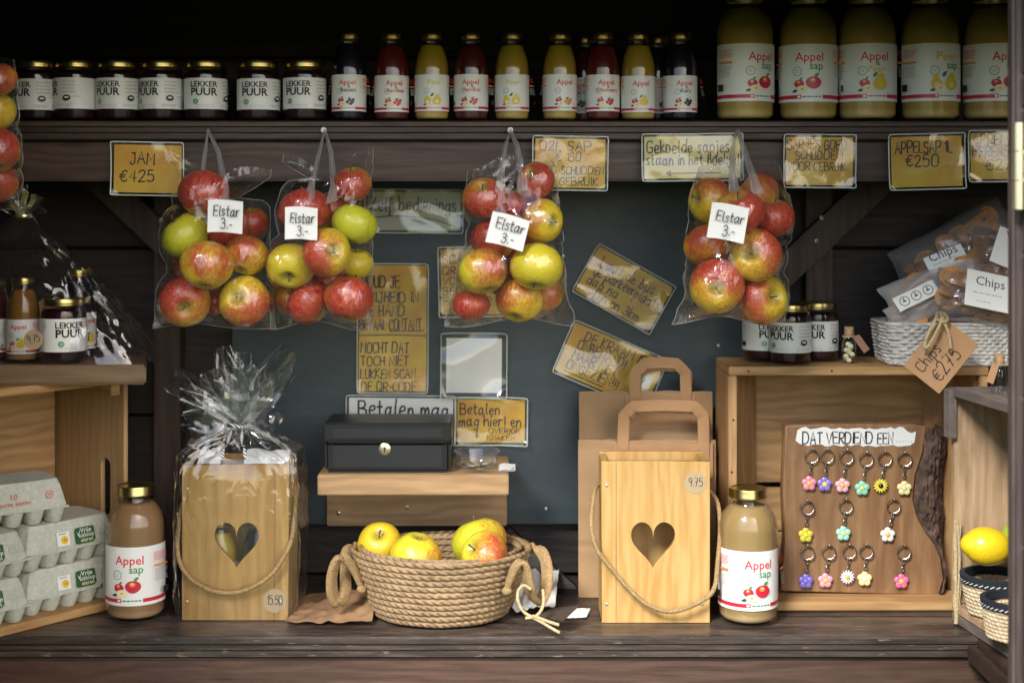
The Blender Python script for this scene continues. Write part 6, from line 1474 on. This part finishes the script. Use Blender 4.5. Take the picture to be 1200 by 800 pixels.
def hv(kind, spec, px, d, col, me, lz, yaw, lb_, nm_, sc=1.0):
    t = vessel(kind, spec, nm_, lb_, 'juice bottle' if nm_ == 'juice_bottle' else 'jam jar', (W(px, 0, d).x, d, zTB + .0008), col, me, lz, yaw, 'jars and bottles in the hamper'); t.scale = (sc, sc, sc); return t
lmk = lm[(('Appel', 'r'), '', ('applepear', 'y'))]
hv('small', SMALL, 27, 2.165, (.26, .12, .02), lmk, .015, -8, 'orange brown juice bottle inside the hamper, its pear label facing forward', 'juice_bottle', .93)
hv('jar', JAR, 74, 2.150, JAMC, PUUR, PUUR_Z, 34, 'dark jam jar in front inside the hamper, black words at its right side', 'jam_jar', 1.04)
hv('small', SMALL, 92, 2.225, DK, lmk, .015, 40, 'dark juice bottle at the back of the hamper, gold lid above the jam jar', 'juice_bottle', 1.0)
hv('small', SMALL, -6, 2.185, DRED, lmk, .015, 0, 'dark red juice bottle cut by the left edge inside the hamper', 'juice_bottle', .9)

# ================================================================ RIGHT SIDE CRATE
xo = .668
RC = thing('wooden_crate', 'narrow weathered crate at the right edge holding lemon baskets, opening sideways', 'crate', (xo, 2.165, ZC + .0006), (0, 0, R_(7.6)))
hR = 1.253 - ZC - .001
def rb(name, x0, x1, y0, y1, z0, z1, m): mb = MB(); mb.box(x0, x1, y0, y1, z0, z1); return mb.build(name, M[m], RC, bev=.0015)
rb('bottom_board', 0, .24, -.37, 0, .016, .028, 'oldcrate'); rb('runner', .001, .045, -.37, -.0005, 0, .0155, 'greywood'); rb('top_board', -.006, .24, -.37, .002, hR - .012, hR, 'greywood')
rb('end_panel', .0005, .24, -.0125, -.0005, .0285, hR - .0125, 'oldcrate'); rb('end_panel', .0005, .24, -.37, -.358, .0285, hR - .0125, 'oldcrate')
rb('back_board', .228, .24, -.3575, -.013, .0285, hR - .0125, 'oldcrate')
rb('front_lip', -.0135, -.001, -.365, -.012, -.020, .004, 'greywood') if False else None
rb('corner_post', -.012, .0, -.022, .0, hR - .075, hR - .001, 'greywood')
tw = MB()
for dx in (0, .003): tw.tube(smoothpath([(-.004 + dx, -.024, .160), (-.003 + dx * 2, -.026, .10), (-.004 + dx, -.026, .04), (-.003, -.026, .003)]), .0017, 6)
tw.grid(lambda u, v: (-.0065 + .011 * u + .001 * math.sin(v * 22), -.0245 - .001 * math.sin(u * 6), .003 + .155 * v), 4, 30)
tw.build('jute_tie', M['rope2'], RC)
cork_bottle('small corked bottle with a kraft tag on the right side crate beside the post', 1171, 2.09, ZC + hR + .0006, 1, -1, 20, 'kraft2', False)
def lemon_basket(label, px, d, r0, r1, h):
    z = ZC + .0294; t = thing('lemon_basket', label, 'basket', (W(px, 0, d).x, d, z), None, 'small baskets in the right crate')
    braid(r0, r0, r1, r1, .001, h * .80, 8, 300, .0032, 'basket_body', 'palegrass', t, strands=34, flare=.8)
    mb = MB(); mb.lathe([(r1 + .0005, h * .76), (r1 + .0045, h * .78), (r1 + .0055, h * .98), (r1 + .003, h), (r1 - .002, h), (r1 - .003, h * .80)], 60); b_ = mb.build('rim_band', M['navy'], t)
    mb = MB()
    for k in range(40):
        q = 2 * math.pi * k / 40; q2 = q + .11; rr = r1 + .0058
        mb.tube([(rr * math.cos(q), rr * math.sin(q), h * .825), (rr * math.cos(q2), rr * math.sin(q2), h * .875)], .0007, 4)
    mb.build('stitching', M['label'], b_); return t
lemon_basket('small pale woven basket with a navy rim, a yellow lemon on top', 1167, 2.10, .036, .046, .060)
lemon_basket('second small woven basket with a navy rim, nearer and half behind the post', 1190, 1.985, .036, .042, .056)
def lemon(label, c, r, ax, mat='lemon'):
    mb = MB(); n = 24; pr = []
    for k in range(n + 1):
        q = k / n * math.pi; z_ = -math.cos(q); rr = math.sin(q) ** .92; pr.append((max(1e-4, rr * .80 * (1 - .05 * z_)), z_ + .16 * math.copysign(max(0, abs(z_) - .86) / .14, z_) ** 1))
    mb.lathe([(a_ * r, b_ * r) for a_, b_ in pr], 32); o = mb.build('lemon', M[mat], smooth=80); o.location = c; o.rotation_euler = Vector(ax).to_track_quat('Z', 'Y').to_euler(); return tag(o, label, 'lemon')
lemon('bright yellow lemon lying on the small basket in the right crate', W(1157, 640, 2.085), 28 * S(2.085), (1, .1, -.12))
M['lime'] = pbr('lime_peel', (.33, .40, .04), .4, bump=.3, bs=210)
lemon('greenish yellow lime peeping out behind the yellow lemon', W(1190, 634, 2.115), 24 * S(2.115), (.3, .5, .6), 'lime')
print('objects', len(COL.objects))
